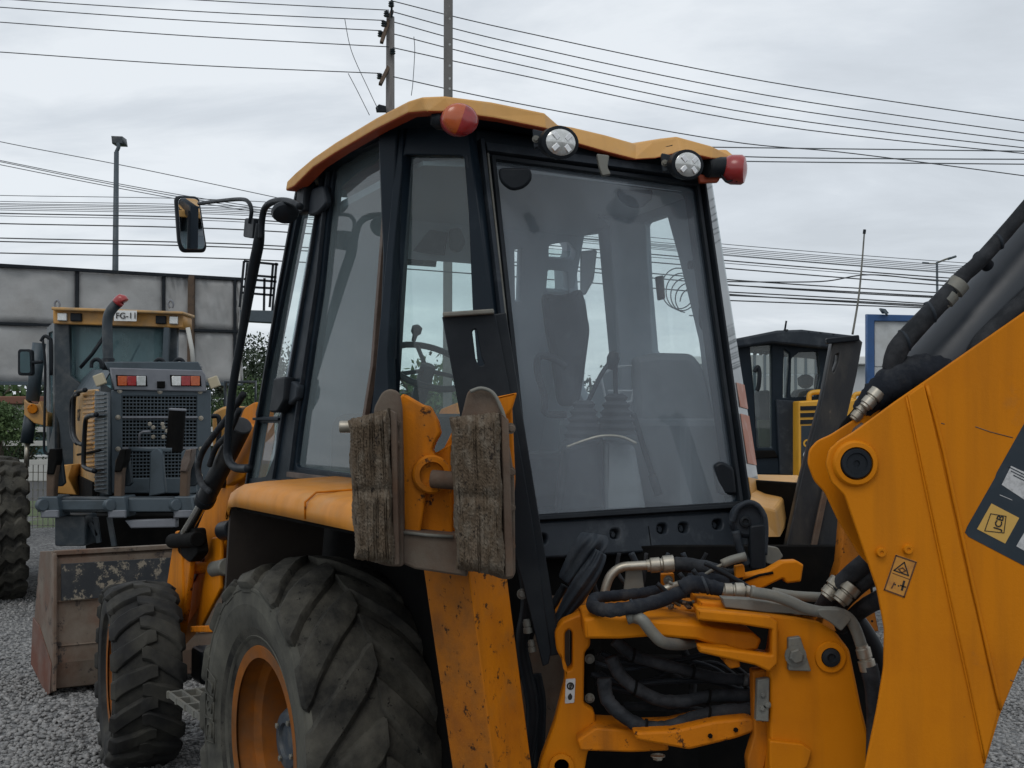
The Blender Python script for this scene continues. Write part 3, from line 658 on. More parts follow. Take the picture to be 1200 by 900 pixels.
# lamps under the roof brow
def lampbody(cx, cy, Y, r, axis, kind):
    c = at(cx, cy, Y); axis = axis.normalized()
    if kind == 'work':
        b = lathe('work_light', c-axis*.06, axis, [(r*.4, -.02), (r*.85, .0), (r*1.12, .03), (r*1.16, .065), (r*1.0, .068)], M['black'], bh, 28, sq=.80)
        lathe('lamp_lens', c+axis*.004, axis, [(r*.98, 0), (r*.9, .006), (r*.5, .014), (.002, .017)], M['lens'], b, 28, sq=.80)
        s = axis.cross(Z_).normalized(); t = s.cross(axis)
        bb = Bag()
        for g in (.8, 2.35, 3.95, 5.5): bb.box(c+axis*.016+s*cos(g)*r*.55+t*sin(g)*r*.44, (s*cos(g)+t*sin(g), -s*sin(g)+t*cos(g), axis), (r*.45, r*.3, .008))
        bb.build('reflector_facet', M['chromeref'], b, bevel=.002)
    return c
ra = BF.vec(-1, .12, -.12)
lampbody(656, 167, 4.02, .060, ra, 'work'); lampbody(805, 193, 4.42, .060, ra, 'work')
for cx, cy, Y in ((632, 163, 4.06), (783, 191, 4.45)):
    plate('lamp_bracket', FP([(cx-8, cy-12), (cx+10, cy-8), (cx+10, cy+8), (cx-6, cy+10)], Y, 2), Y_*.03, M['plastic'], bh); bolt(at(cx-4, cy, Y-.002), -Y_, .009, M['steelg'], bh)
plate('hinge_bracket', FP([(699, 180), (714, 182), (712, 196), (716, 204), (706, 206), (702, 196)], 4.15, 2), Y_*.03, M['steelg'], bh)
# tail lamp, left: half orange half red disc
c = at(539, 140, 3.98); ax = BF.vec(-1, .25, -.05).normalized(); s = Vector((cos(R(12)), 0, sin(R(-12)))); s = (s-ax*s.dot(ax)).normalized(); t = ax.cross(s)
bz = lathe('tail_lamp', c-ax*.05, ax, [(.03, -.02), (.052, .0), (.062, .02), (.064, .05), (.055, .055)], M['redlens2'], bh, 32, sq=.86)
def half(name, m, a0, a1):
    vs = []; fs = []; pr_ = [(.062, 0), (.060, .012), (.05, .022), (.025, .028), (.001, .03)]; ns = 17
    for r_, h in pr_:
        for j in range(ns): g = a0+(a1-a0)*j/(ns-1); vs.append(c+ax*h+s*cos(g)*r_+t*sin(g)*r_*.86)
    for i in range(4):
        for j in range(ns-1): fs.append((i*ns+j, i*ns+j+1, (i+1)*ns+j+1, (i+1)*ns+j))
    return mk(name, vs, fs, M[m], bz, smooth=True)
half('orange_lens', 'orangelens', pi/2-.1, 3*pi/2-.1); half('red_lens', 'redlens', -pi/2-.1, pi/2-.1)
lathe('lamp_mount', at(512, 140, 4.02), Vector((1, .2, 0)), [(.02, -.02), (.035, 0), (.035, .04), (.02, .08)], M['black'], bh, 18)
c = at(869, 199, 4.62); ax2 = BF.vec(-1, -.9, -.1).normalized()
bz = lathe('tail_lamp', c-ax2*.06, ax2, [(.03, -.02), (.05, 0), (.058, .02), (.058, .06), (.05, .072), (.02, .08), (.001, .082)], M['redlens2'], bh, 32)
cyl('lamp_mount', at(828, 196, 4.6), at(858, 196, 4.64), .04, M['black'], bh)
tube('lamp_wire', FP([(845, 205), (852, 213), (860, 210), (864, 213)], 4.6), .004, M['black'], bh)
plate('lamp_arm', FP([(790, 186), (850, 188), (850, 206), (800, 212)], 4.65, 3), Y_*.05, M['black'], bh)
plate('red_gutter', FP([(818, 204), (845, 206), (842, 213), (820, 214)], 4.63, 2), Y_*.03, M['red_under'], bh)
# panel below the rear window
low_panel = [(612, 612), (884, 598), (886, 638), (622, 654)]
plate('rear_panel', [p+BF.u*-.015 for p in PR.pts(low_panel, 5)], inn(PR, .05), M['plastic'], bh, .006, holes=[[q+BF.u*-.015 for q in PR.pts(arc_pts([(x-6, y-6), (x+6, y-6), (x+6, y+6), (x-6, y+6)], 6, 3))] for x, y in ((633, 631), (718, 625), (773, 619), (798, 618), (838, 614))])
for x, y in ((634, 633), (719, 627), (774, 621), (799, 620), (838, 616)): bolt(PR.px(x, y)+BF.u*.012, -BF.u, .010, M['plastic'], bh)
strip('rear_panel_lip', PR, [(616, 610), (872, 594)], .014, .035, 'black')
strip('panel_seam', PR, [(757, 618), (760, 640)], .003, .0165, 'dark')
fbox('rear_bulkhead', BF, -.78, -.60, -.70, .66, .55, 1.42, M['dark'], bh)  # bulkhead and chassis boxes added to block light under the cab
fbox('chassis', BF, -.95, 2.3, -.38, .38, .45, 1.0, M['dark'], bh, .01)
fbox('engine_cover', BF, 1.12, 2.5, -.42, .22, .95, 1.38, M['yellow_top'], bh, .06)
fbox('radiator_grille', BF, 2.5, 2.56, -.38, .2, .8, 1.3, M['black'], bh, .02)
# vertical hoses in the dark behind the panel
for i in range(7):
    x = 690+i*22; tube('pipe_run', FP([(x, 640), (x+2, 668), (x+1, 700)], 4.25+.03*(i % 3)), .007, M['hose'], bh, n=3)

# ---- wheels
wheel(BF, 0, .90, .645, .628, .47, .33, 1, bh, 17, .025, -.44, .145, 'rear_wheel', inner=-.02, crown=.05, rimdepth=.19, hubr=.115)
wheel(BF, 0, -.92, .645, .622, .47, .33, -1, bh, 17, .028, .44, .145, 'rear_wheel', inner=-.02, crown=.05, rimdepth=.17, hubr=.115)
fc = BF.w(2.30, .93, 0); FWF = Frame(fc.x, fc.y, 24)          # the front wheels are steered a little to the right
wheel(FWF, 0, .03, .463, .458, .335, .27, 1, bh, 18, .022, -.22, .088, 'front_wheel', rub='rubber2', wall='rubber2', inner=-.26, crown=.022, rimdepth=.06, hubr=.08, seg=72)
fc = BF.w(2.30, -.93, 0); FWG = Frame(fc.x, fc.y, 24)
wheel(FWG, 0, 0, .463, .458, .335, .27, -1, bh, 18, .022, .22, .088, 'front_wheel', rub='rubber2', wall='rubber2', inner=-.22, crown=.022, rimdepth=.08, hubr=.08, seg=72)
# raised size marking on the rear sidewall, letters stacked along the forward edge
yo = .90+.235+.002
for i, chx in enumerate('L2G'):
    g = R(14-i*10.5); rr = .475
    p = BF.w(cos(g)*rr, yo, .655+sin(g)*rr); eu = BF.u*cos(g)+Z_*sin(g); ev = -BF.u*sin(g)+Z_*cos(g)
    text('tyre_lettering', chx, p, -ev, eu, .09, M['rubberwall'], bh, ext=.004)
    q = [p+eu*a+ev*b for a, b in ((-.052, -.044), (.052, -.044), (.052, .044), (-.052, .044))]
    tube('lettering_outline', q+[q[0]], .0035, M['rubberwall'], bh, n=1, res=5)
cyl('rear_axle', BF.w(0, -.6, .655), BF.w(0, .6, .655), .14, M['dark'], bh)
fbox('front_axle', BF, 2.2, 2.4, -.62, .66, .38, .56, M['black'], bh, .02)
# ---- left fender and dark wheel arch
def fend(sd):
    xs = [(.36, -.09), (.33, -.02), (.24, 0), (.0, 0), (-.3, 0), (-.6, -.003), (-.86, -.006), (-.93, -.03), (-.96, -.10)]
    sec = [(.70, 1.575), (1.00, 1.562), (1.08, 1.553), (1.105, 1.535), (1.115, 1.505), (1.115, 1.47)]
    vs = []; fs = []
    for x, dz in xs:
        for y, z in sec: vs.append(BF.w(x, sd*y, z+dz if z > 1.48 else z+min(dz, 0)*.4))
    k = len(sec)
    for i in range(len(xs)-1):
        for j in range(k-1): fs.append((i*k+j, i*k+j+1, (i+1)*k+j+1, (i+1)*k+j))
    o = mk('fender', vs, fs, M['fender'], bh, smooth=True); sharp(o, 50)
    md = o.modifiers.new('thick', 'SOLIDIFY'); md.thickness = .012; md.offset = -1
    return o
fend(1)
for x in (-.47,):
    tube('fender_joint', [BF.w(x, .74, 1.573), BF.w(x, 1.08, 1.56), BF.w(x, 1.117, 1.53), BF.w(x, 1.117, 1.475)], .004, M['yellow_worn'], bh, n=1, res=6)
M['liner'] = mat('mud_brown_liner', (.03, .022, .017), .8, col2=(.018, .014, .012), s2=5)
mk('fender_apron', [BF.w(x, y, z) for x, y, z in ((.36, 1.10, 1.48), (.34, .72, 1.5), (.47, .72, .82), (.47, 1.10, .82), (.34, 1.10, 1.48), (.32, .72, 1.5), (.45, .72, .82), (.45, 1.10, .82))],
   [(0, 1, 2, 3), (4, 7, 6, 5), (0, 3, 7, 4), (1, 5, 6, 2), (3, 2, 6, 7), (0, 4, 5, 1)], M['liner'], bh)
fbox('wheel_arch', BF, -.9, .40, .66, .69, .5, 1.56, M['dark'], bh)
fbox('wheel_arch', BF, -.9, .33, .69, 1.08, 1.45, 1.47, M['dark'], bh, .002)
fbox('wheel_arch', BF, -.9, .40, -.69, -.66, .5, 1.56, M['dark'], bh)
# right fender seen past the rear window
A_, B_, C_, D_ = at(884, 556, 5.1), at(937, 557, 5.1), at(909, 597, 4.25), at(879, 590, 4.2)
C2, D2, B2 = at(914, 629, 4.25), at(897, 629, 4.2), at(929, 602, 4.9)
vs = [A_, B_, C_, D_, C2, D2, B2]
fd = mk('fender', vs, [(0, 1, 2, 3), (3, 2, 4, 5), (1, 6, 4, 2)], M['yellow_top'], bh, bevel=.010); md = fd.modifiers.new('thick', 'SOLIDIFY'); md.thickness = .012; md.offset = -1
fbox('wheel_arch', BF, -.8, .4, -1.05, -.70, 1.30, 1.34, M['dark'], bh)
# ---- loader arm, ram, bucket
PA = Pl(BF.w(0, .60, 0), BF.v); PB = Pl(BF.w(0, .72, 0), BF.v)
def ap(name, pix, th, m, r=4, off=0, holes=(), P=None):
    P = P or PA; return plate(name, [p+BF.v*off for p in P.pts(pix, r)], -BF.v*th, M[m], bh, .006, holes=holes)
ap('loader_arm', [(286, 478), (300, 470), (302, 520), (280, 600), (262, 640), (240, 700), (214, 742), (196, 762), (186, 800), (178, 780), (184, 730), (205, 668), (226, 630), (258, 556), (270, 520)], .09, 'yellow', 4)
ap('arm_stiffener', [(252, 630), (263, 628), (262, 690), (236, 742), (232, 740)], .02, 'yellow', 2, .02)
ap('arm_slot', [(238, 652), (241, 654), (228, 682), (224, 684)], .012, 'doorbrown', 2, .008)
ap('loader_arm_link', [(205, 622), (212, 622), (214, 700), (206, 760), (198, 760), (188, 730), (196, 680)], .05, 'yellow', 3, 0, P=PB)
ap('loader_arm_link', [(216, 640), (222, 650), (214, 720), (206, 740), (208, 690)], .03, 'yellow_worn', 3, -.01, P=PB)
ap('arm_pivot_plate', [(282, 510), (300, 496), (312, 500), (312, 530), (296, 560), (276, 570)], .04, 'yellow', 3, .05)
q = PA.px(263, 564); cyl('pivot_pin', q-BF.v*.02, q+BF.v*.04, .035, M['black'], bh)
q = PA.px(242, 665); cyl('pivot_pin', q-BF.v*.02, q+BF.v*.09, .03, M['yellow_worn'], bh)
cyl('arm_pin', PA.px(252, 667), PA.px(266, 664), .045, M['steelg'], bh); cyl('arm_pin', PA.px(262, 622), PA.px(274, 620), .05, M['black'], bh)
ram0, ram1 = PB.px(284, 498), PB.px(239, 588)
cyl('lift_ram', ram0, ram1, .048, M['scrapeblk'], bh); cyl('ram_gland', ram1, lerp(ram1, ram0, .08), .053, M['black'], bh)
cyl('ram_rod', ram1, PB.px(217, 625), .026, M['chrome'], bh)
cyl('ram_pin', PB.px(202, 634), PB.px(232, 632), .04, M['dark'], bh)
ap('ram_clevis', [(208, 622), (228, 618), (232, 648), (222, 660), (208, 648)], .06, 'dark', 4, 0, P=PB)
tube('loader_hose', [PB.px(x, y)+BF.v*.06 for x, y in ((300, 462), (284, 486), (268, 506), (252, 528), (246, 548), (250, 566), (260, 576))], .016, M['hose'], bh)
tube('loader_hose', [PB.px(x, y)+BF.v*.07 for x, y in ((298, 480), (286, 506), (270, 524), (262, 545))], .014, M['hose'], bh)
fbox('loader_crossmember', BF, 1.8, 2.1, -.5, .55, .55, .95, M['black'], bh, .02)
# right arm, hidden but there
plate('loader_arm', mirror(PA.pts([(286, 478), (300, 470), (302, 520), (262, 640), (214, 742), (186, 800), (184, 730), (226, 630), (270, 520)])), BF.v*.09, M['yellow'], bh, .006)
# bucket: cross-section in the machine's x-z plane swept over y, back face towards us
bx = BF.px(70, 811, 'z', 0.02); xb = BF.loc(bx).x
top = BF.px(66, 648, 'x', xb-.02); zt = BF.loc(top).z
y1 = BF.loc(BF.px(62, 700, 'x', xb)).y; y0 = -1.15
sec = [(xb+.62, .06), (xb+.1, .02), (xb-.02, .05), (xb-.06, .22), (xb-.06, .33), (xb-.02, zt-.04), (xb+.02, zt)]
inns = [(x+.03, z+.03) for x, z in sec][::-1]; inns = [(xb+.06, zt), (xb+.02, zt-.05), (xb-.02, .34), (xb-.02, .24), (xb+.02, .08), (xb+.12, .05), (xb+.62, .08)]
cs = sec+inns; k = len(cs)
vs = [BF.w(x, y1, z) for x, z in cs]+[BF.w(x, y0, z) for x, z in cs]
bk = mk('bucket', vs, [(i, (i+1) % k, (i+1) % k+k, i+k) for i in range(k)]+[tuple(range(k)), tuple(range(k, 2*k))], M['bucket'], bh, bevel=.004)
plate('side_plate', [BF.w(x, y1+.012, z) for x, z in ((xb+.68, .10), (xb+.08, .0), (xb-.05, .04), (xb-.09, .22), (xb-.08, .33), (xb-.04, zt-.02), (xb+.02, zt+.01), (xb+.42, zt-.03), (xb+.62, .40))], -BF.v*.03, M['bucket'], bk, .004)
plate('side_cutter', [BF.w(x, y1+.02, z) for x, z in ((xb+.69, .09), (xb+.08, -.01), (xb-.04, .03), (xb-.06, .22), (xb+.40, .40), (xb+.63, .42))], -BF.v*.008, M['bucketred'], bk, .002)
plate('black_band', [BF.w(xb-.068+.03*(z-.6), y, z) for y, z in ((y1-.04, .62), (y1-.04, zt-.07), (y1-1.05, zt-.07), (y1-1.18, .62))], BF.u*.02, M['bucketblk'], bk, .001)
tube('weld_seam', [BF.w(xb-.062, y1-.02, .33), BF.w(xb-.062, y0, .33)], .006, M['bucket'], bk, n=1, res=6)
tube('weld_seam', [BF.w(xb-.052, y1-.02, .615), BF.w(xb-.052, y0, .615)], .006, M['bucket'], bk, n=1, res=6)
beam('top_edge', BF.w(xb-.01, y1, zt), BF.w(xb-.01, y0, zt), .05, .03, Z_, M['bucket'], bk)
beam('back_rib', BF.w(xb-.07, y1-1.02, zt-.05), BF.w(xb-.08, y1-1.28, .34), .02, .05, BF.u, M['bucket'], bk)
tube('bucket_hose', [BF.w(xb-.3, y1-1.6, .6), BF.w(xb-.25, y1-1.4, .72), BF.w(xb-.2, y1-1.2, .70), BF.w(xb-.15, y1-1.15, .6)], .012, M['hose'], bh)
beam('bucket_end_edge', BF.w(xb-.085, y1+.0, .05), BF.w(xb-.05, y1+.0, zt), .03, .02, BF.v, M['bucket'], bk)
# cab access step
stp = Bag(); o_ = BF.w(1.15, .80, .5)
for x in (1.0, 1.14, 1.28, 1.42, 1.56): stp.box(BF.w(x, .86, .50), (BF.u, BF.v, Z_), (.02, .30, .03))
for y in (.73, .80, .87, .94, 1.0): stp.box(BF.w(1.28, y, .503), (BF.u, BF.v, Z_), (.6, .012, .026))
for x in (1.0, 1.56): stp.box(BF.w(x, .74, .65), (BF.u, BF.v, Z_), (.04, .02, .3))
stp.build('step', M['steelg'], bh)
tube('fuel_line', [BF.w(1.9, .7, .58), BF.w(1.5, .75, .62), BF.w(1.2, .7, .6)], .012, M['hose'], bh)
fbox('tank', BF, .75, 1.75, .42, .70, .5, .95, M['dark'], bh, .03)
beam('arm_stay', BF.w(2.0, .75, .72), BF.w(1.1, .78, .86), .05, .03, Z_, M['yellow_worn'], bh)

# ---- mirror arm, mirror, round light
PM = Pl(BF.w(0, .86, 0), BF.v)
tube('mirror_arm', [PM.px(x, y) for x, y in ((292, 549), (276, 548), (268, 538), (267, 520), (272, 460), (284, 390), (296, 320), (303, 285), (305, 262))], [.019]*6+[.024, .024, .018], M['black'], bh, res=12)
tube('mirror_arm_hoop', [PM.px(x, y) for x, y in ((306, 280), (307, 258), (311, 243), (322, 236), (338, 236), (352, 242))], .014, M['black'], bh)
q = PM.px(334, 249); lathe('round_mirror', q, -Z_*.6-BF.u+BF.v*.2, [(.02, -.05), (.05, -.02), (.056, .0), (.05, .02), (.02, .03)], M['black'], bh, 24, sq=.8)
plate('mirror_bracket', [PM.px(x, y)+BF.v*.02 for x, y in arc_pts([(292, 256), (303, 256), (301, 280), (290, 278)], 2)], -BF.v*.05, M['black'], bh)
tube('mirror_stay', [PM.px(x, y)+BF.v*.02 for x, y in ((238, 239), (262, 236), (288, 234), (297, 238), (300, 248), (298, 262))], .009, M['black'], bh)
mc = PM.px(223, 262)+BF.v*.01
mpx = arc_pts([(205, 229), (234, 230), (243, 290), (240, 296), (213, 296), (209, 284)], 7)
mY = mc.y
dv = (mc-CAM).normalized(); rv = (BF.w(.55, .60, 2.725)-mc).normalized(); mn = (rv-dv).normalized(); Pmi = Pl(mc, mn)
mir = plate('side_mirror', [Pmi.px(x, y) for x, y in mpx], -mn*.04, M['black'], bh, .012)
mg = arc_pts([(208.5, 232), (232, 233), (240, 288), (237, 292), (215, 292), (211.5, 282)], 6)
# glass turned so that it shows sky above and the machine's own roof edge below
plate('mirror_glass', [Pmi.px(x, y)+mn*.003 for x, y in mg], -mn*.004, M['mirror'], mir, .0005)

# ---- left stabiliser: leg, foot, pads, guard
YL = 3.22
fl = lambda P, Y=YL, r=0: FP(P, Y, r)
# leg box: corner edge towards us, worn left face, cleaner right face
ct, cb = at(545, 640, YL), at(585, 950, YL-.02)
lt, lb = at(492, 640, YL+.16), at(537, 950, YL+.14)
rt_, rb = at(590, 640, YL+.14), at(630, 950, YL+.13)
bt, bb_ = lt+(rt_-ct), lb+(rb-cb)
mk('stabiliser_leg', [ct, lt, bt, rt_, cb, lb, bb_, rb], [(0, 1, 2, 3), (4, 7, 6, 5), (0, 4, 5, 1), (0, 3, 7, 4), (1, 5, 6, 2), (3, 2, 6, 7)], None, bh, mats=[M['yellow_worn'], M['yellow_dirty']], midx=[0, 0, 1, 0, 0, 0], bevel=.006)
# black guard plate behind
g1 = fl([(518, 372), (523, 367), (577, 364), (581, 370), (600, 470), (622, 600), (646, 764), (643, 778), (636, 781), (614, 690), (600, 640), (560, 600), (536, 470)], 3.48)
slot = fl(arc_pts([(553, 387), (558, 385), (564, 418), (568, 428), (561, 429), (557, 420)], 2.5), 3.48)
plate('leg_guard', g1, Y_*.03+X_*-.01, M['black'], bh, .003, holes=[slot])
beam('guard_flange', at(519, 369, 3.47), at(579, 365, 3.47), .03, .014, Z_, M['steelg'], bh)
beam('guard_edge', at(581, 368, 3.50), at(646, 768, 3.50), .02, .06, X_, M['black'], bh)
# foot yoke: ears, base, lugs
ear1 = [(468, 466), (472, 461), (494, 474), (503, 476), (512, 492), (516, 508), (510, 518), (506, 528), (514, 540), (500, 560), (496, 600), (492, 626), (474, 628), (468, 560)]
plate('foot_yoke', fl(ear1, YL-.02, 3), Y_*.09, M['yellow_worn'], bh, .006)
plate('foot_yoke', fl([(486, 545), (494, 536), (512, 530), (528, 520), (530, 632), (486, 628)], YL+.03, 3), Y_*.06, M['yellow_worn'], bh, .006)
plate('foot_yoke', fl([(518, 530), (530, 505), (560, 478), (600, 470), (604, 560), (600, 640), (524, 640)], YL+.06, 4), Y_*.08, M['yellow_worn'], bh, .006)
plate('foot_yoke', fl([(556, 470), (606, 460), (600, 480), (590, 492), (560, 490)], YL-.01, 2), Y_*.10, M['yellow_worn'], bh, .006)
q = at(506, 556, YL-.03); lathe('pin_boss', q, -Y_+X_*.2, [(.052, -.06), (.052, .0), (.047, .006), (.034, .008), (.032, -.01)], M['yellow_worn'], bh, 24)
cyl('foot_pin', at(505, 561, YL-.05), at(540, 564, YL-.06), .024, M['rust'], bh)
cyl('foot_pin', at(398, 500, YL-.02), at(412, 500, YL-.02), .016, M['steel'], bh)
bs = [(470, 622), (532, 628), (546, 640), (548, 676), (486, 667), (470, 660)]
plate('foot_base', fl(bs, YL-.07, 3), Y_*.14, M['rust'], bh, .006)
strip_ = tube('base_edge', fl([(472, 624), (500, 627), (531, 629)], YL-.075), .005, M['steelg'], bh, n=1, res=6)
# back plates of the pads
plate('pad_backing', fl([(438, 478), (448, 459), (458, 455), (467, 460), (470, 478), (472, 560), (473, 664), (456, 664), (440, 660)], YL-.09, 5), Y_*.05, M['rust'], bh, .005)
plate('pad_backing', fl([(540, 490), (548, 458), (562, 454), (578, 458), (588, 474), (592, 492), (603, 560), (604, 672), (600, 679), (588, 679), (560, 668)], YL-.115, 5), Y_*.05, M['rust'], bh, .005)
tube('pad_hoop', fl([(551, 459), (564, 455), (578, 461), (588, 480), (592, 494)], YL-.13), .005, M['steelg'], bh)
def pad(outline, Y, th, dx, seed):
    """block of layered rubber seen edge-on: many vertical strips of uneven depth"""
    rnd = random.Random(seed); (xl0, yt0), (xr0, yt1), (xr1, yb1), (xl1, yb0) = outline
    nx, nz = 44, 90; vs = []; fs = []
    colo = [rnd.uniform(-.0018, .002) for _ in range(nx+1)]
    for k in rnd.sample(range(2, nx-1), 7): colo[k] = rnd.uniform(.004, .008)
    wig = [rnd.uniform(0, 6) for _ in range(nx+1)]
    for j in range(nz+1):
        t = j/nz; L_ = (xl0+(xl1-xl0)*t, yt0+(yb0-yt0)*t); R_ = (xr0+(xr1-xr0)*t, yt1+(yb1-yt1)*t)
        for i in range(nx+1):
            s = i/nx; ss = s+.012*sin(t*9+wig[i]*.12+s*4)*(0 < i < nx)
            x = L_[0]+(R_[0]-L_[0])*ss; y = L_[1]+(R_[1]-L_[1])*s
            e = min(s, 1-s, t*1.3, (1-t)*1.3); rd = .030*max(0, 1-e*9)**2
            wv = .0012*sin(t*23+wig[i])+colo[i]*(.6+.4*sin(t*11+wig[i]))+rnd.uniform(-.0018, .0018)+(.012*math.exp(-((t-.52)*26)**2))
            x += rnd.uniform(-.5, .5)*(i in (0, nx)) + 1.3*sin(t*17+wig[0])*(i in (0, nx))
            y += (rnd.uniform(-.9, .9) if j in (0, nz) else 0)
            vs.append(at(x, y, Y+wv+rd))
    K = (nx+1)*(nz+1)
    for j in range(nz):
        for i in range(nx): a = j*(nx+1)+i; fs.append((a, a+1, a+nx+2, a+nx+1))
    bidx = list(range(nx+1))+[j*(nx+1)+nx for j in range(1, nz+1)]+[nz*(nx+1)+i for i in range(nx-1, -1, -1)]+[j*(nx+1) for j in range(nz-1, 0, -1)]
    m0 = len(vs)
    for b_ in bidx: vs.append(Vector(vs[b_])+Vector((dx, th, 0)))
    for i in range(len(bidx)): j = (i+1) % len(bidx); fs.append((bidx[i], bidx[j], m0+j, m0+i))
    fs.append(tuple(m0+i for i in range(len(bidx))))
    o = mk('rubber_pad', vs, fs, M['pad'], bh); return o
pad([(408, 492), (455, 479), (462, 662), (416, 655)], YL-.17, .13, .0, 3)
pad([(527, 489), (585, 483), (591, 676), (535, 667)], YL-.20, .13, .0, 5)
for y in (502, 553, 595, 640): bolt(at(598, y, YL-.12), Vector((.5, -1, 0)), .010, M['rust'], bh)
for y in (496, 520, 600): bolt(at(465, y, YL-.095), -Y_, .009, M['rust'], bh)
plate('pad_rail', fl([(587, 484), (596, 492), (602, 676), (592, 677)], YL-.165, 2), Y_*.04, M['rust'], bh, .003)
plate('pad_rail', fl([(457, 480), (464, 484), (468, 662), (461, 663)], YL-.135, 2), Y_*.03, M['rust'], bh, .003)
# ---- right stabiliser guard, black
YR = 4.15
g2 = fl([(976, 399), (1003, 393), (1011, 401), (1004, 440), (990, 500), (978, 560), (984, 600), (1000, 640), (1012, 720), (900, 720), (918, 656), (939, 560), (949, 520), (963, 468)], YR)
slot = fl(arc_pts([(979, 416), (983, 414), (982, 424), (977, 437), (975, 434)], 1.5), YR)
plate('leg_guard', g2, Y_*.05, M['scrapeblk'], bh, .004, holes=[slot])
beam('guard_edge', at(968, 400, YR-.01), at(1006, 396, YR-.01), .03, .02, Z_, M['black'], bh)
plate('guard_rib', fl([(966, 570), (972, 572), (952, 668), (944, 700), (938, 700)], YR-.02), Y_*.02, M['rust'], bh, .003)
plate('stabiliser_leg', fl([(990, 600), (1010, 640), (1030, 740), (960, 740), (985, 660)], YR-.25), Y_*.08, M['yellow_dirty'], bh, .004)

# ---- rear main frame, kingpost, arms
YK = 3.45
fr = [(650, 742), (658, 729), (672, 723), (690, 716), (692, 757), (685, 765), (684, 826), (697, 834), (698, 856), (688, 885), (676, 960), (618, 960), (634, 892), (650, 848), (662, 800), (662, 780), (652, 762)]
plate('rear_frame_plate', fl(fr, YK, 5), Y_*.07, M['yellow'], bh, .006, holes=[fl(arc_pts([(662, 742), (667, 737), (671, 742), (671, 782), (667, 787), (662, 783)], 4), YK), fl(arc_pts([(653, 893), (658, 889), (663, 893), (663, 904), (653, 904)], 4), YK)])
lathe('frame_boss', at(658, 897, YK-.002), -Y_, [(.035, 0), (.035, .012), (.022, .014), (.020, .0)], M['yellow'], bh)
plate('rear_frame_plate', fl([(652, 728), (672, 706), (698, 712), (690, 722), (670, 726)], YK+.10, 3), Y_*.25, M['yellow_worn'], bh, .006)
plate('frame_inner', fl([(640, 700), (668, 700), (668, 800), (640, 880), (620, 900), (610, 800)], YK+.35), Y_*.04, M['rust'], bh, .003)
fbox('crossmember', BF, -1.12, -1.0, -.6, .45, .2, .55, M['dark'], bh)
plate('shade_backing', fl([(600, 640), (1020, 640), (1040, 960), (600, 960)], YK+.62), Y_*.05, M['dark'], bh, .003)  # black sheet standing in for the deep shade behind the hoses
dec = fl([(663, 796), (674, 795), (673, 823), (662, 824)], YK-.0025, 1.5)
d1 = plate('warning_label', fl(arc_pts([(663, 796), (674.5, 795), (673, 823.5), (662, 824.5)], 1.5), YK-.0022), Y_*.002, M['stickerwhite'], bh, .0003)
plate('label_symbol', fl(arc_pts([(666.5, 814), (668.5, 812), (671, 816), (670, 820), (666.5, 820.5), (665, 817)], 1.5), YK-.003), Y_*.001, M['print'], d1, .0001)
lathe('label_symbol', at(668.5, 804, YK-.0022), -Y_, [(.011, 0), (.011, .0008), (.007, .0008), (.007, 0)], M['print'], d1, 20)
arm = [(684, 726), (700, 722), (730, 724), (813, 731), (850, 738), (884, 742), (893, 750), (888, 762), (874, 764), (850, 761), (817, 750), (767, 746), (727, 749), (686, 749)]
plate('swing_arm', fl(arm, 3.26, 3), Y_*.24, M['yellow'], bh, .008)
plate('swing_arm_top', fl([(690, 716), (780, 714), (824, 712), (824, 724), (780, 726), (690, 724)], YK+.08, 3), Y_*.20, M['yellow_worn'], bh, .006)
plate('lower_arm', fl([(676, 868), (698, 853), (745, 856), (783, 872), (784, 880), (740, 882), (680, 880)], YK-.07, 3), Y_*.16, M['yellow_worn'], bh, .006)
plate('lower_arm', fl([(742, 858), (790, 856), (838, 845), (878, 841), (886, 845), (885, 858), (862, 866), (808, 879), (746, 868)], YK-.16, 4), Y_*.16, M['yellow_worn'], bh, .008)
for x, y in ((832, 862), (862, 855)): bolt(at(x, y, YK-.165), -Y_, .007, M['dark'], bh, washer=False)
bolt(at(771, 885, YK-.1), -Z_, .014, M['steel'], bh)
plate('frame_bolt_plate', fl([(685, 766), (697, 762), (697, 832), (686, 826)], YK+.05, 3), Y_*.03, M['dark'], bh)
for y in (772, 818): bolt(at(691, y, YK+.045), -Y_, .010, M['steelg'], bh)
# kingpost
YP = 3.22
kp = [(817, 713), (860, 716), (903, 720), (935, 724), (958, 729), (980, 741), (996, 762), (1003, 796), (1010, 830), (1020, 870), (1030, 960), (896, 960), (903, 880), (902, 786), (862, 772), (824, 764), (819, 758), (850, 757), (878, 765), (906, 770), (910, 740), (902, 735), (870, 732), (822, 728)]
plate('kingpost', fl(kp, YP, 4), Y_*.10, M['yellow'], bh, .008, holes=[])
plate('kingpost_fork', fl([(817, 714), (903, 722), (912, 730), (912, 778), (902, 788), (886, 780), (820, 765), (818, 757), (868, 763), (905, 768), (905, 738), (868, 732), (818, 727)], YP-.035, 2), Y_*.04, M['yellow'], bh, .006)
plate('kingpost_top', fl([(820, 704), (845, 706), (905, 712), (960, 722), (955, 730), (903, 721), (820, 714)], YP+.05, 2), Y_*.18, M['yellow_worn'], bh, .006)
plate('kingpost_step', fl([(902, 868), (940, 872), (952, 880), (946, 900), (930, 905), (930, 960), (902, 960)], YP-.02, 3), Y_*.03, M['yellow'], bh, .004)
lathe('pivot_boss', at(973, 770, YP-.002), -Y_, [(.042, 0), (.040, .006), (.026, .007), (.025, 0)], M['yellow'], bh, 32)
lathe('pivot_pin', at(973, 770, YP-.002), -Y_, [(.025, 0), (.024, .012), (.012, .014), (.010, .006), (.001, .006)], M['black'], bh, 28)
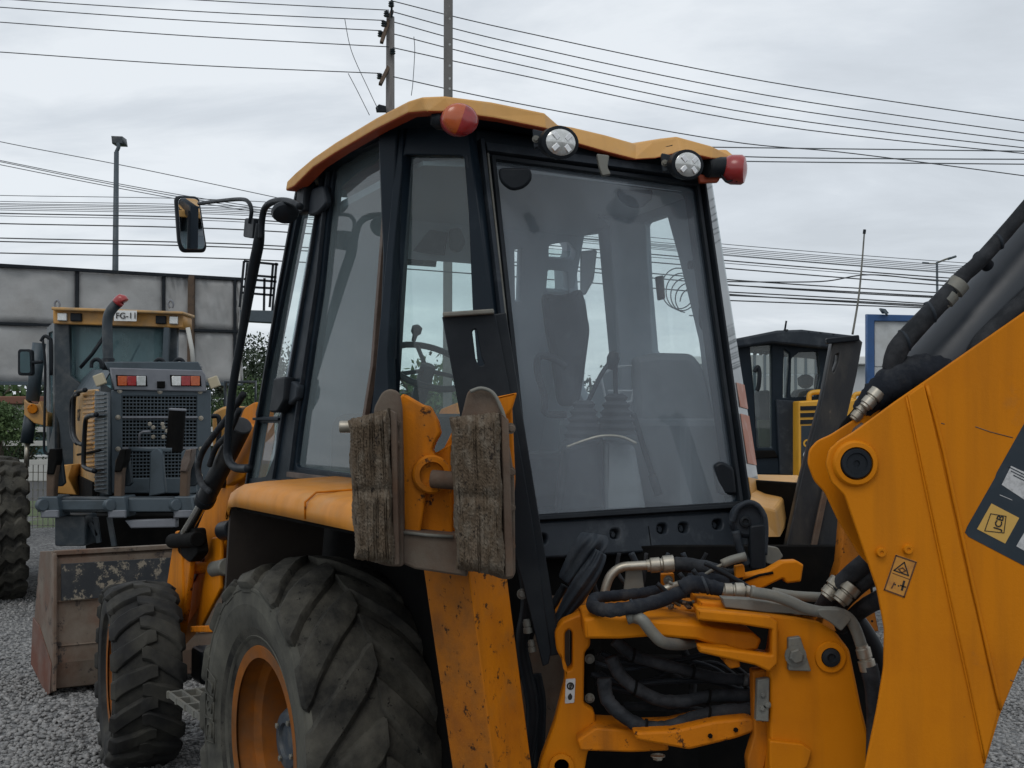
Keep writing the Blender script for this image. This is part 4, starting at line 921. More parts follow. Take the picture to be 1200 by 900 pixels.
plate('locking_plate', fl([(924, 748), (938, 746), (951, 787), (924, 786)], YP-.022, 2), Y_*.022, M['steelg'], bh, .003); bolt(at(932, 768, YP-.022), -Y_, .020, M['steelg'], bh)
plate('rusty_column', fl([(882, 786), (903, 784), (903, 870), (896, 900), (880, 940), (876, 890), (884, 862)], YP+.05, 3), Y_*.05, M['yellow_worn'], bh, .005)
plate('hose_clamp_plate', fl([(888, 797), (902, 795), (901, 846), (886, 845)], YP-.01, 1), Y_*.03, M['steelg'], bh, .003)
for x, y in ((894, 814), (893, 830), (899, 826)): bolt(at(x, y, YP-.01), -Y_, .007, M['steelg'], bh)
plate('fork_lug', fl([(850, 771), (866, 772), (868, 782), (856, 784), (850, 778)], YP+.0, 2), Y_*.1, M['yellow_worn'], bh, .004)
# hoses in the opening
def hz(P, Y, r, m='hose', name='hydraulic_hose', n=7, wob=.06, res=12): return tube(name, [at(*(p if len(p) == 3 else (*p, Y))) for p in P], r, M[m], bh, res=res, n=n, wob=wob)
hz([(720, 750), (742, 768), (775, 778), (808, 787), (840, 794), (888, 798)], 3.42, .017)
hz([(716, 770), (726, 790), (744, 806), (772, 820), (800, 822), (836, 816), (890, 815)], 3.40, .019)
hz([(708, 795), (712, 820), (732, 840), (756, 852), (784, 852), (812, 842), (845, 834), (890, 832)], 3.36, .020)
hz([(700, 770), (720, 774), (760, 776), (800, 800)], 3.6, .014); hz([(730, 828), (780, 828), (830, 836)], 3.6, .014)
hz([(800, 760), (812, 790), (808, 840)], 3.65, .012)
tube('hose_band', [at(872, 796, 3.40), at(879, 797, 3.40)], .0185, M['hub'], bh, n=1)
# bent steel pipe with nuts, top left
tube('steel_pipe', FP([(708, 700), (710, 688), (716, 674), (728, 665), (745, 663), (765, 662)], 3.50), .0135, M['steel'], bh, res=14)
def fitting(a, b, Y, r, Yb=None, nm='pipe_fitting', m='steel'):
    p0, p1 = at(*a, Y), at(*b, Yb or Y); d = p1-p0
    f = lathe(nm, p0, d, [(r*.8, 0), (r*.8, d.length*.1), (r, d.length*.14), (r, d.length*.46), (r*.82, d.length*.5), (r*.82, d.length*.56), (r*1.12, d.length*.6), (r*1.12, d.length*.97), (r*.9, d.length)], M[m], bh, 12)
    return f
fitting((758, 663), (790, 660), 3.50, .022)
plate('pipe_bracket', fl([(734, 666), (752, 665), (756, 698), (730, 700)], 3.52, 1), Y_*.012, M['steelg'], bh, .002)
hz([(790, 661), (815, 663), (838, 668), (852, 675), (868, 672)], 3.50, .021, n=6)
hz([(840, 682), (862, 680), (880, 676)], 3.6, .017)
plate('orange_tab', fl([(775, 673), (790, 672), (791, 692), (776, 693)], 3.55, 1), Y_*.03, M['yellow_worn'], bh, .002)
bolt(at(783, 680, 3.545), -Y_, .010, M['steelg'], bh)
tube('link_rod', FP([(784, 682), (796, 688), (810, 684), (822, 676), (838, 666), (850, 660)], 3.45), .005, M['steelg'], bh)
hz([(846, 661), (858, 656), (874, 652)], 3.45, .013, 'steelg', 'grease_fitting', 3, 0)
plate('lever_bracket', fl([(862, 664), (872, 662), (874, 676), (862, 678)], 3.46, 1), Y_*.03, M['yellow'], bh, .002)
# cloth-sleeved hose bundle looping on top of the arm
hz([(800, 693, 3.32), (770, 705, 3.28), (740, 712, 3.22), (712, 715, 3.22), (696, 711, 3.28), (696, 702, 3.36), (712, 699, 3.42), (745, 696, 3.44), (776, 691, 3.46)], 0, [.019, .019, .019, .019, .018, .016, .016, .016, .015], 'cloth', 'hose_sleeve', 8, .09, 14)
hz([(776, 692, 3.46), (786, 688, 3.46), (800, 684, 3.44)], 0, .012, 'steel', 'steel_pipe', 4, 0)
hz([(798, 690, 3.32), (812, 684, 3.32), (830, 687, 3.32), (846, 691, 3.32)], 0, [.023, .024, .021, .019], 'cloth', 'hose_sleeve', 7, .07, 14)
hz([(808, 680, 3.44), (830, 680, 3.46), (850, 684, 3.48)], 0, .022, 'cloth', 'hose_sleeve', 6, .06)
fitting((845, 692), (872, 693), 3.32, .021)
fitting((872, 693), (884, 695), 3.32, .018)
hz([(880, 694), (905, 698), (926, 705), (944, 713), (962, 717), (980, 718), (994, 724), (1003, 738), (1010, 758), (1016, 772)], 3.20, .0155, 'steelg', 'steel_pipe', 6, 0, 14)
hz([(905, 694), (930, 698), (962, 700)], 3.40, .014, 'steelg', 'steel_pipe', 4, 0)
plate('pipe_bracket', fl([(845, 700), (880, 702), (944, 712), (956, 722), (900, 718), (850, 712)], 3.24, 1), Y_*.04, M['steelg'], bh, .003)
plate('pipe_bracket', fl([(958, 714), (985, 714), (998, 726), (986, 740), (974, 730), (960, 722)], 3.18, 3), Y_*.02, M['steelg'], bh, .003)
fitting((1010, 756), (1018, 786), 3.19, .020)
hz([(742, 722, 3.24), (752, 726, 3.22), (765, 742, 3.22), (778, 753, 3.23), (800, 755, 3.3), (815, 752, 3.5)], 0, .016, 'steelg', 'steel_pipe', 6, 0)
hz([(734, 724), (742, 722), (750, 724)], 3.24, .019, 'steelg', 'pipe_elbow', 4, 0)
# thin lines, ties and clips filling the hose bay
rh = random.Random(11)
for i in range(5):
    y0_ = 765+i*9+rh.uniform(-4, 4); Y0 = 3.52+rh.uniform(-.04, .06)
    hz([(698+rh.uniform(-6, 8), y0_), (735, y0_+rh.uniform(4, 22)), (790, y0_+rh.uniform(-4, 24)), (840, y0_+rh.uniform(-10, 14)), (888, 800+rh.uniform(-4, 38))], Y0, rh.choice([.006, .007, .009]), rh.choice(['hose', 'black', 'plastic']), 'thin_hose', 6, .02, 8)
for i in range(7):
    x0_ = 700+i*20+rh.uniform(-8, 8); hz([(x0_, 648), (x0_+rh.uniform(-8, 10), 672), (x0_+rh.uniform(-4, 22), 700), (x0_+rh.uniform(6, 30), 712)], 3.62+rh.uniform(0, .1), rh.choice([.006, .008, .010]), rh.choice(['hose', 'plastic']), 'thin_hose', 6, .02, 8)
for a_, b_, c_ in (((812, 668), (832, 690), (862, 684)), ((796, 672), (822, 700), (848, 698)), ((826, 660), (850, 672), (880, 690)), ((770, 684), (800, 706), (840, 706))): hz([a_, b_, c_], 3.42, .007, 'black', 'thin_hose', 6, .02, 8)
for (x, y, Y, r_) in ((742, 768, 3.42, .019), (812, 787, 3.42, .019), (744, 806, 3.40, .021), (830, 817, 3.40, .021), (756, 852, 3.36, .022), (830, 837, 3.36, .022)):
    tube('cable_tie', [at(x-1.3, y-.3, Y), at(x+1.3, y+.3, Y)], r_+.0015, M['dark'], bh, n=1, res=14)
for (x, y, Y, r_) in ((826, 686, 3.32, .0245), (742, 711, 3.225, .0195), (1060, 399, 2.955, .0275), (1090, 366, 2.945, .0265), (1170, 283, 2.94, .0195)):
    tube('cable_tie', [at(x-1.6, y+.6, Y), at(x+1.6, y-.6, Y)], r_+.002, M['plastic'], bh, n=1, res=14)
# clutter of dirt and clips on top
for i in range(26):
    x = random.uniform(778, 850); y = 712-(x-778)*.14+random.uniform(-4, 4); p = at(x, y, 3.42+random.uniform(-.06, .06))
    a = Vector((random.uniform(-1, 1), random.uniform(-1, 1), random.uniform(-.4, .4))).normalized(); s = a.cross(Z_).normalized()
    box('debris', p, (a, s, a.cross(s)), (random.uniform(.015, .045), random.uniform(.006, .015), .006), M[random.choice(['steelg', 'rust', 'woodbrown', 'steelg'])], bh, 0)
# yellow lock lever
plate('boom_lock_lever', fl([(850, 688), (862, 676), (900, 668), (917, 658), (934, 657), (942, 662), (939, 682), (922, 684), (918, 678), (905, 684), (890, 692), (852, 694)], 3.50, 2), Y_*.05, M['yellow'], bh, .006)
tube('lever_groove', FP([(868, 682), (890, 674), (906, 671)], 3.498), .004, M['dark'], bh, n=1, res=6)
plate('lever_bracket', fl([(900, 640), (912, 642), (918, 652), (908, 662), (898, 660)], 3.9, 2), Y_*.03, M['steelg'], bh, .002)
# round knob and rubber straps, lower right of the cab
kn = plate('rubber_strap', FP([(858, 598), (868, 590), (884, 588), (894, 596), (897, 612), (894, 628), (880, 632), (866, 630), (856, 618)], 3.72, 6), Y_*.05, M['plastic'], bh, .014)
lathe('strap_eyelet', at(873, 611, 3.718), -Y_, [(.018, 0), (.017, .008), (.010, .010), (.008, .004), (.001, .004)], M['black'], kn, 20)
hz([(858, 612), (864, 596), (878, 589), (890, 595), (897, 612), (896, 650)], 3.71, .009, 'plastic', 'strap_edge', 6, .03)
hz([(862, 622), (868, 645), (876, 662)], 3.72, [.014, .012, .014], 'plastic', 'rubber_strap', 5, .02)
plate('rubber_strap', fl([(879, 616), (897, 614), (898, 668), (880, 668)], 3.70, 4), Y_*.05, M['black'], bh, .006)
# folded rubber flap hanging below the rear window
def flap(P, name='rubber_flap', m='plastic', res=14):
    rnd = random.Random(4); rows = []
    for (x0, y0, x1, y1_, Y) in P: rows.append([at(x0+(x1-x0)*s/8, y0+(y1_-y0)*s/8, Y-.03*sin(pi*s/8)+.012*sin(s*2.1+y0*.05)) for s in range(9)])
    vs = [p for r_ in rows for p in r_]; fs = [(i*9+j, i*9+j+1, i*9+j+10, i*9+j+9) for i in range(len(rows)-1) for j in range(8)]
    o = mk(name, vs, fs, M[m], bh, smooth=True); md = o.modifiers.new('thick', 'SOLIDIFY'); md.thickness = .008
    sb = o.modifiers.new('smooth', 'SUBSURF'); sb.levels = 2; sb.render_levels = 2; return o
flap([(682, 622, 712, 626, 3.60), (678, 626, 714, 640, 3.56), (668, 640, 702, 652, 3.56), (660, 658, 690, 672, 3.57), (652, 676, 676, 694, 3.58)])
flap([(694, 640, 712, 650, 3.55), (690, 652, 709, 664, 3.54), (674, 672, 700, 684, 3.53), (660, 696, 684, 708, 3.55), (650, 722, 664, 732, 3.58), (640, 742, 652, 752, 3.6)])
hz([(662, 686), (650, 706), (640, 724), (636, 742)], 3.62, .012, 'black')
hz([(610, 650), (618, 700), (612, 760), (624, 830), (616, 900)], 3.6, .02, 'black'); hz([(628, 790), (634, 830), (630, 900)], 3.65, .016, 'black')
bolt(at(612, 696, 3.5), -Y_, .011, M['steelg'], bh)
fitting((617, 726), (619, 742), 3.5, .012, m='steelg'); fitting((622, 750), (624, 764), 3.5, .010, m='steelg')

# ---- boom
YB = 2.90
lobe = [(968, 545), (972, 527), (984, 516), (998, 508), (1020, 492), (1050, 470), (1085, 446), (1200, 366), (1330, 275), (1330, 640), (1200, 771), (1172, 838), (1155, 896), (1134, 960), (1004, 960), (1014, 900), (1028, 832), (1036, 783), (1037, 738), (1028, 690), (1011, 641), (990, 580), (975, 566)]
plate('boom_side', fl(lobe, YB, 5), Y_*.012, M['yellow'], bh, .003)
far = [(964, 545), (966, 528), (976, 517), (992, 510), (1020, 492), (1050, 470), (1085, 446), (1200, 366), (1330, 275), (1330, 640), (1200, 771), (1100, 760), (1060, 690), (1026, 655), (1000, 612), (985, 580), (972, 566)]
plate('boom_side', [p+Y_*.095+X_*-.012 for p in fl(far, YB, 5)], Y_*.012, M['yellow'], bh, .003)
plate('boom_web', [at(x, y, YB+.012) for x, y in ((1085, 450), (1330, 280), (1330, 286), (1090, 454))], Y_*.08, M['yellow_worn'], bh, .002)
band = [(1062, 468), (1082, 455), (1100, 520), (1123, 620), (1146, 740), (1171, 836), (1155, 893), (1134, 830), (1108, 700), (1080, 560)]
band = [(1064, 463), (1083, 450), (1102, 530), (1126, 640), (1148, 735), (1170, 834), (1155, 892), (1136, 800), (1112, 692), (1086, 570)]
plate('boom_doubler', fl(band, YB-.008), Y_*.008, M['yellow'], bh, .0035)
tube('weld_bead', fl([(1086, 452), (1106, 530), (1130, 640), (1151, 735), (1173, 832)], YB-.004), .0045, M['yellow'], bh, res=6, n=4, wob=.15)
tube('weld_bead', fl([(1062, 465), (1084, 570), (1110, 692), (1134, 800), (1154, 894)], YB-.002), .003, M['yellow'], bh, res=6, n=4, wob=.15)
pb = at(1002, 543, YB)
lathe('pin_boss', pb, -Y_, [(.056, 0), (.054, .010), (.050, .014), (.040, .015), (.039, .002)], M['yellow'], bh, 40)
lathe('boom_pin', pb, -Y_, [(.0385, 0), (.037, .014), (.034, .018), (.026, .018), (.024, .014), (.008, .014), (.007, .010), (.001, .010)], M['black'], bh, 36)
for x, y in ((1031.5, 647), (1063, 643.5)):
    lathe('boss_plug', at(x, y, YB), -Y_, [(.0115, 0), (.0115, .010), (.010, .013), (.005, .013), (.004, .010), (.001, .010)], M['yellow'], bh, 24)
cyl('boom_hole', at(1022, 728, YB-.001), at(1022, 728, YB+.002), .003, M['dark'], bh)
# warning decal
wd = plate('warning_decal', fl(arc_pts([(1049.5, 649.5), (1075, 658), (1060, 701), (1035, 691.5)], 1.2), YB-.0012), Y_*.0012, M['warn'], bh, .0002)
def frameline(P, wpx, Y, m, parent, name, closed=True):
    b = Bag(); pts = [at(x, y, Y) for x, y in P]; k = len(pts)
    for i in range(k if closed else k-1):
        p0, p1 = pts[i], pts[(i+1) % k]; a = p1-p0; l = a.length; a.normalize(); s = a.cross(Y_)
        b.box((p0+p1)/2, (a, s, Y_), (l+wpx*YB/FPX*.9, wpx*YB/FPX, .0008))
    return b.build(name, M[m], parent)
frameline([(1050, 651), (1073.5, 659), (1059.5, 699.5), (1036.5, 691)], 1.6, YB-.0016, 'printbrown', wd, 'decal_border')
frameline([(1046, 671.5), (1066, 679)], .8, YB-.0016, 'printbrown', wd, 'decal_line', False)
frameline([(1059.8, 659), (1064.6, 674.5), (1047.8, 668.3)], 1.4, YB-.0018, 'print', wd, 'warning_triangle')
frameline([(1053, 667), (1058, 665.5), (1061, 669), (1057, 671)], 1.2, YB-.0018, 'printbrown', wd, 'warning_figure')
frameline([(1048, 683), (1045, 689)], 1.4, YB-.0018, 'printbrown', wd, 'warning_wall', False)
for x, y in ((1049, 685), (1053, 686.5)): cyl('warning_dot', at(x, y, YB-.0022), at(x, y, YB-.0012), .0021, M['print'], wd)
frameline([(1059.5, 681.5), (1057, 691)], 2.4, YB-.0018, 'print', wd, 'warning_person', False)
frameline([(1055.5, 686), (1061, 688)], 1.5, YB-.0018, 'print', wd, 'warning_person', False)
# dark maker's sticker with yellow badge
sk = plate('maker_sticker', fl([(1131, 624), (1133, 618), (1166, 560), (1168, 554), (1200, 497), (1250, 405), (1330, 452), (1230, 676), (1200, 663), (1135, 629)], YB-.0012), Y_*.0012, M['stickerblue'], bh, .0002)
plate('badge', fl([(1162, 590), (1194.5, 607), (1178, 637), (1145, 620)], YB-.002), Y_*.001, M['stickeryellow'], sk, .0001)
tx = Vector((.24, 0, 1)); 
text('badge_lettering', 'JCB', at(1171, 612.5, YB-.0028), Vector((.30, 0, .954)), Vector((-.954, 0, .30)), .0235, M['print'], sk, bold=.018)
frameline([(1161, 602), (1179, 605), (1176.5, 624.5), (1154, 622)], .9, YB-.0026, 'print', sk, 'badge_outline')
plate('white_patch', fl([(1185, 546), (1215, 560), (1204, 588), (1174, 568)], YB-.002), Y_*.001, M['stickerwhite'], sk, .0001)
plate('white_patch', fl([(1191, 640), (1203, 620), (1240, 640), (1226, 660)], YB-.002), Y_*.001, M['stickerwhite'], sk, .0001)
for i in range(3): frameline([(1182+i*3, 551+i*5-4), (1200+i*3, 560+i*5-4)], 1.0, YB-.0026, 'stickerblue', sk, 'print_line', False)
frameline([(1172, 580), (1186, 586)], .7, YB-.002, 'stickerwhite', sk, 'print_line', False)
# scratches cut in the paint
for P in ([(1143, 500), (1160, 506), (1187, 513)], [(1103, 496), (1107, 497)], [(1184, 797), (1189, 799)]):
    tube('scratch', fl(P, YB-.0002), .0012, M['rust'], bh, n=1, res=5)
# boom ram: big dark cylinder rising to the right, hoses and sleeve
cyl('boom_ram', at(1035, 520, 3.06), at(1255, 255, 3.06), .100, M['ram'], bh, seg=48, ch=.05)
hz([(1170, 455, 2.98), (1146, 425, 2.96), (1152, 405, 2.95), (1178, 378, 2.95), (1230, 330, 2.95)], 0, [.016, .026, .030, .030, .030], 'hose', 'boom_hose', 6, .01, 16)
hz([(1046, 432, 2.98), (1052, 410, 2.96), (1070, 388, 2.95), (1104, 352, 2.94), (1128, 324, 2.94), (1150, 304, 2.94), (1200, 247, 2.94), (1240, 200, 2.94)], 0, [.026, .026, .025, .023, .019, .018, .018, .018], 'hose', 'boom_hose', 7, .015, 16)
fitting((1104, 356), (1126, 330), 2.94, .024, m='steelg')
cyl('hose_clip', at(1146, 300, 2.94), at(1158, 312, 2.97), .016, M['black'], bh)
hz([(1008, 484, 3.02), (1024, 466, 3.0), (1050, 446, 2.98), (1080, 436, 2.97), (1110, 440, 2.97)], 0, [.022, .036, .044, .046, .04], 'cloth', 'hose_sleeve', 8, .07, 18)
hz([(1000, 505, 3.05), (1020, 488, 3.04), (1050, 468, 3.03), (1100, 448, 3.02)], 0, [.03, .035, .035, .035], 'black', 'hose_sleeve', 6, .02, 16)
fitting((1013, 477), (1030, 458), 2.97, .018)
fitting((1000, 492), (1014, 476), 3.0, .015)
hz([(985, 522, 3.1), (988, 508, 3.08), (998, 494, 3.04), (1006, 484, 3.02)], 0, .017, 'dark', 'hydraulic_hose', 5, .03)
hz([(994, 516, 3.02), (1004, 506, 3.0), (1012, 500, 3.0)], 0, .014, 'doorbrown', 'hydraulic_hose', 5, .03)
# hoses coming out from behind the boom plate, lower
for a, b_, c_ in (((960, 716), (985, 684), (1040, 640)), ((975, 722), (1002, 690), (1050, 652)), ((985, 736), (1016, 710), (1060, 690))):
    hz([(a[0], a[1], 3.35), (b_[0], b_[1], 3.25), (c_[0], c_[1], 3.15)], 0, [.020, .024, .030], 'hose', 'hydraulic_hose', 7, .03, 14)
fitting((968, 700), (984, 680), 3.26, .024, m='steel'); fitting((983, 706), (1000, 686), 3.22, .024, m='steel')
hz([(1018, 780, 3.19), (1024, 810, 3.19), (1026, 850, 3.2), (1024, 920, 3.2)], 0, .024, 'hose', 'hydraulic_hose', 5, .02)
hz([(1000, 726, 3.3), (1022, 760, 3.3), (1032, 800, 3.3), (1034, 860, 3.3)], 0, .03, 'black', 'hydraulic_hose', 5, .02)
# ================================================================ ground
def grid_noise(x, y): return .012*sin(x*1.7+1)*cos(y*1.3)+.008*sin(x*4.1+y*2.7)
gm = bpy.data.materials.new('gravel_ground'); gm.use_nodes = True; nt = gm.node_tree; N = nt.nodes; L = nt.links; b = N['Principled BSDF']; b.inputs['Roughness'].default_value = .9
tcg = N.new('ShaderNodeTexCoord'); v1 = N.new('ShaderNodeTexVoronoi'); v1.inputs['Scale'].default_value = 34; v1.inputs['Randomness'].default_value = 1
L.new(tcg.outputs['Object'], v1.inputs['Vector'])
hs = N.new('ShaderNodeSeparateColor'); L.new(v1.outputs['Color'], hs.inputs[0])
r1_ = N.new('ShaderNodeValToRGB'); L.new(hs.outputs[0], r1_.inputs[0]); e = r1_.color_ramp.elements
e[0].color = (.07, .071, .073, 1); e[1].color = (.27, .27, .265, 1)
nn_ = N.new('ShaderNodeTexNoise'); nn_.inputs['Scale'].default_value = .7; nn_.inputs['Detail'].default_value = 6; L.new(tcg.outputs['Object'], nn_.inputs['Vector'])
mx = N.new('ShaderNodeMix'); mx.data_type = 'RGBA'; mx.blend_type = 'MULTIPLY'; mx.inputs['Factor'].default_value = .6; L.new(r1_.outputs[0], mx.inputs['A'])
rr_ = N.new('ShaderNodeMapRange'); rr_.inputs['From Min'].default_value = .3; rr_.inputs['From Max'].default_value = .7; rr_.inputs['To Min'].default_value = .55; rr_.inputs['To Max'].default_value = 1.2; L.new(nn_.outputs[0], rr_.inputs[0])
cc = N.new('ShaderNodeCombineColor'); [L.new(rr_.outputs[0], cc.inputs[i]) for i in range(3)]; L.new(cc.outputs[0], mx.inputs['B'])
L.new(mx.outputs['Result'], b.inputs['Base Color'])
bp = N.new('ShaderNodeBump'); bp.inputs['Distance'].default_value = .03; bp.invert = True; L.new(v1.outputs['Distance'], bp.inputs['Height']); L.new(bp.outputs[0], b.inputs['Normal'])
vs = []; fs = []; xs = [-900, -300, -100, -40, -20]+[-12+i*.5 for i in range(49)]+[20, 40, 100, 300, 900]; ys = [-200, -60, -20, -5]+[i*.5 for i in range(45)]+[30, 60, 150, 400, 1500]
for y in ys:
    for x in xs: vs.append((x, y, grid_noise(x, y) if abs(x) < 13 and 0 < y < 22 else 0))
nx = len(xs)
for j in range(len(ys)-1):
    for i in range(nx-1): a = j*nx+i; fs.append((a, a+1, a+nx+1, a+nx))
g = mk('ground', vs, fs, gm, smooth=True); g['kind'] = 'structure'
# loose stones lying on the visible parts of the yard, one joined mesh
def stones(name, n, area, smin, smax, label):
    t = (1+5**.5)/2
    ico = np.array([(-1, t, 0), (1, t, 0), (-1, -t, 0), (1, -t, 0), (0, -1, t), (0, 1, t), (0, -1, -t), (0, 1, -t), (t, 0, -1), (t, 0, 1), (-t, 0, -1), (-t, 0, 1)], float); ico /= np.linalg.norm(ico[0])
    fc_ = np.array([(0, 11, 5), (0, 5, 1), (0, 1, 7), (0, 7, 10), (0, 10, 11), (1, 5, 9), (5, 11, 4), (11, 10, 2), (10, 7, 6), (7, 1, 8), (3, 9, 4), (3, 4, 2), (3, 2, 6), (3, 6, 8), (3, 8, 9), (4, 9, 5), (2, 4, 11), (6, 2, 10), (8, 6, 7), (9, 8, 1)])
    P = area(n); n = len(P); s = rng.uniform(smin, smax, (n, 1, 1))*rng.uniform(.55, 1.1, (n, 1, 3))*np.array([1, 1, .7])
    V = ico[None]*(1+rng.uniform(-.22, .22, (n, 12, 1)))*s
    a = rng.uniform(0, 6.28, n); b_ = rng.uniform(-.6, .6, n); ca, sa_, cb_, sb_ = np.cos(a), np.sin(a), np.cos(b_), np.sin(b_)
    x = V[..., 0]*cb_[:, None]+V[..., 2]*sb_[:, None]; z = -V[..., 0]*sb_[:, None]+V[..., 2]*cb_[:, None]; y = V[..., 1]
    V = np.stack([x*ca[:, None]-y*sa_[:, None], x*sa_[:, None]+y*ca[:, None], z], -1)
    gzv = .012*np.sin(P[:, 0]*1.7+1)*np.cos(P[:, 1]*1.3)+.008*np.sin(P[:, 0]*4.1+P[:, 1]*2.7)
    V += np.stack([P[:, 0], P[:, 1], gzv+s[:, 0, 2]*.45], -1)[:, None]
    F_ = fc_[None]+(np.arange(n)*12)[:, None, None]
    me = bpy.data.meshes.new(name); me.vertices.add(n*12); me.vertices.foreach_set('co', V.ravel()); me.loops.add(n*60); me.loops.foreach_set('vertex_index', F_.ravel())
    me.polygons.add(n*20); me.polygons.foreach_set('loop_start', np.arange(0, n*60, 3)); me.materials.append(M['stone']); me.update(calc_edges=True)
    o = bpy.data.objects.new(name, me); C.objects.link(o); o['kind'] = 'stuff'; o['label'] = label; return o
def areaL(n):
    y = 4.6+(13-4.6)*rng.random(n)**1.35; x = rng.uniform(-.52, -.02, n)*y; return np.stack([x, y], 1)
def areaR(n):
    y = rng.uniform(3.6, 10, n); x = rng.uniform(.24, .48, n)*y; return np.stack([x, y], 1)
stones('gravel', 42000, areaL, .006, .023, 'grey crushed gravel covering the yard round the loader wheels')
o = stones('gravel', 16000, areaR, .009, .020, 'grey crushed gravel right of the raised boom plate')
# ================================================================ motor grader behind on the left
GF = Frame(-3.38, 11.2, 25)
gr = root('motor_grader', GF, 'ochre and slate road grader with rear ripper teeth parked beyond the loader bucket', 'grader')
PGr = lambda Y: Pl(Vector((0, Y, 0)), Y_)
RX = Pl(GF.w(0, 0, 0), GF.u)             # rear face of the engine hood
LS = Pl(GF.w(0, .45, 0), GF.v)           # left side of the hood
cL = RX.px(117, 500); LS = Pl(cL, GF.v)
gw = GF.loc(cL).y; gR = GF.loc(RX.px(247, 500)).y
def gp(name, pix, th, m, P=RX, off=0, r=0, bev=.01, holes=(), d=None):
    d = d or (GF.u if P is RX else -GF.v); pts = arc_pts(pix, r) if r else pix
    return plate(name, [P.px(x, y)-d*off for x, y in pts], d*th, M[m], gr, bev, holes=[[P.px(x, y)-d*off for x, y in h] for h in holes])
zb = GF.loc(RX.px(180, 578)).z; zt_ = GF.loc(RX.px(180, 458)).z
fbox('engine_hood', GF, .05, 2.4, gR+.02, gw-.02, zb, zt_, M['graderblk'], gr, .02)
# rear frame with grille
gp('grille_frame', [(130, 457), (247, 457), (247, 578), (130, 578)], .06, 'slate', holes=[[(143, 464), (230, 464), (230, 560), (143, 560)]], off=.02)
gp('hood_corner', [(117, 446), (131, 456), (131, 580), (117, 582)], .04, 'graderblk', off=.01)
gp('grille_backing', [(140, 460), (234, 460), (234, 564), (140, 564)], .02, 'dark', off=-.02)
mesh = Bag()
def rp(x, y, o=.0): return RX.px(x, y)-GF.u*o
for i in range(22):
    x = 143+i*4.15; mesh.box((rp(x, 464)+rp(x, 560))/2, (GF.v, Z_, GF.u), (.008, (rp(x, 464)-rp(x, 560)).length, .008))
for j in range(25):
    y = 464+j*4; mesh.box((rp(143, y)+rp(231, y))/2-GF.u*.006, (GF.v, Z_, GF.u), ((rp(143, y)-rp(231, y)).length, .011, .008))
mm = mesh.build('grille_mesh', M['slate'], gr)
for y in (489, 525): beam('grille_bar', rp(143, y, .02), rp(231, y, .02), .02, .02, Z_, M['gradergrey'], gr, .003)
for x, y in ((140, 458), (187, 459), (234, 459), (138, 489), (235, 490), (138, 526), (235, 526), (234, 557)): bolt(rp(x, y, .022), -GF.u, .016, M['steel'], gr)
# top shroud with light clusters
gp('light_shroud', [(128, 431), (236, 434), (240, 440), (241, 459), (133, 457)], .10, 'gradergrey', off=.05, bev=.01)
for x0, x1 in ((135, 171), (198, 234)): gp('light_recess', [(x0, 439.5), (x1, 440.5), (x1+1, 453), (x0+1, 452.5)], .01, 'dark', off=.054, bev=.002)
for x0, w_, cols in ((137, 11, ('orangelens', 'redlens', 'lens')), (200, 11, ('lens', 'redlens', 'orangelens'))):
    for i, m_ in enumerate(cols):
        x = x0+i*w_; gp('tail_light', [(x, 441), (x+w_-.5, 441), (x+w_-.5, 452), (x, 452)], .03, m_, off=.075, bev=.003)
gp('camera_box', [(183, 447), (192, 447), (192, 455), (183, 455)], .04, 'dark', off=.08)
tread = Bag()
for j in range(3):
    for i in range(27):
        x = 132+i*3.9+(j % 2)*2; y = 426.5+j*3.2; c = at(x, y, 11.25+(2-j)*.12+i*.015); tread.box(c, ((GF.v+Z_*.5).normalized(), (Z_-GF.v*.5).normalized(), GF.u), (.03, .010, .01))
gp('shroud_top', [(122, 424), (232, 424), (238, 436), (128, 436)], .03, 'slate', off=.02)
tread.build('tread_pattern', M['gradergrey'], gr)
# sloping left shoulder and ochre side door with louvres
vsd = [LS.px(116, 456), RX.px(128, 432), LS.px(84, 452), at(112, 430, 13.0)]
mk('hood_shoulder', [LS.px(117, 456), rp(130, 434), at(108, 433, 12.9), LS.px(82, 458)], [(0, 1, 2, 3)], M['slate'], gr)
mk('hood_shoulder', [LS.px(117, 456)-Z_*.02, rp(130, 434)-Z_*.02, at(108, 433, 12.9)-Z_*.02, LS.px(82, 458)-Z_*.02], [(0, 1, 2, 3)], M['slate'], gr)
gp('side_door', [(82, 458), (116, 456), (115, 575), (80, 570)], .04, 'catlight', P=LS, off=.02, r=2)
gp('side_shroud', [(115, 458), (131, 460), (131, 580), (115, 576)], .02, 'graderblk', P=LS, off=.03)
for i in range(17):
    y = 462+i*5.2; b0 = LS.px(101+(i > 8)*1, y+1)+GF.v*.025; b1 = LS.px(113.5, y)+GF.v*.025; beam('louvre', b0, b1, .02, .02, GF.v, M['cat'], gr, .004)
for i in range(24):
    y = 462+i*4.8; b0 = LS.px(117, y+1)+GF.v*.035; b1 = LS.px(129, y)+GF.v*.035; beam('side_slat', b0, b1, .012, .03, GF.v, M['slate'], gr, .002)
text('side_lettering', 'CAT', LS.px(95, 487)+GF.v*.024, LS.px(110, 486)-LS.px(90, 487), Z_, .17, M['print'], gr, bold=.02)
def tb(name, pix, Y, r, m, n=4, res=8): return tube(name, FP(pix, Y), r, M[m], gr, n=n, res=res)
LSo = Pl(cL+GF.v*.10, GF.v)
tube('grab_rail', [LSo.px(x, y) for x, y in ((100, 457), (92, 459), (87, 466), (86, 495), (87, 510), (92, 519), (98, 521))], .022, M['black'], gr)
tube('grab_rail', [LSo.px(x, y) for x, y in ((92, 462), (85, 466), (83, 480), (84, 510), (90, 520))], .018, M['black'], gr)
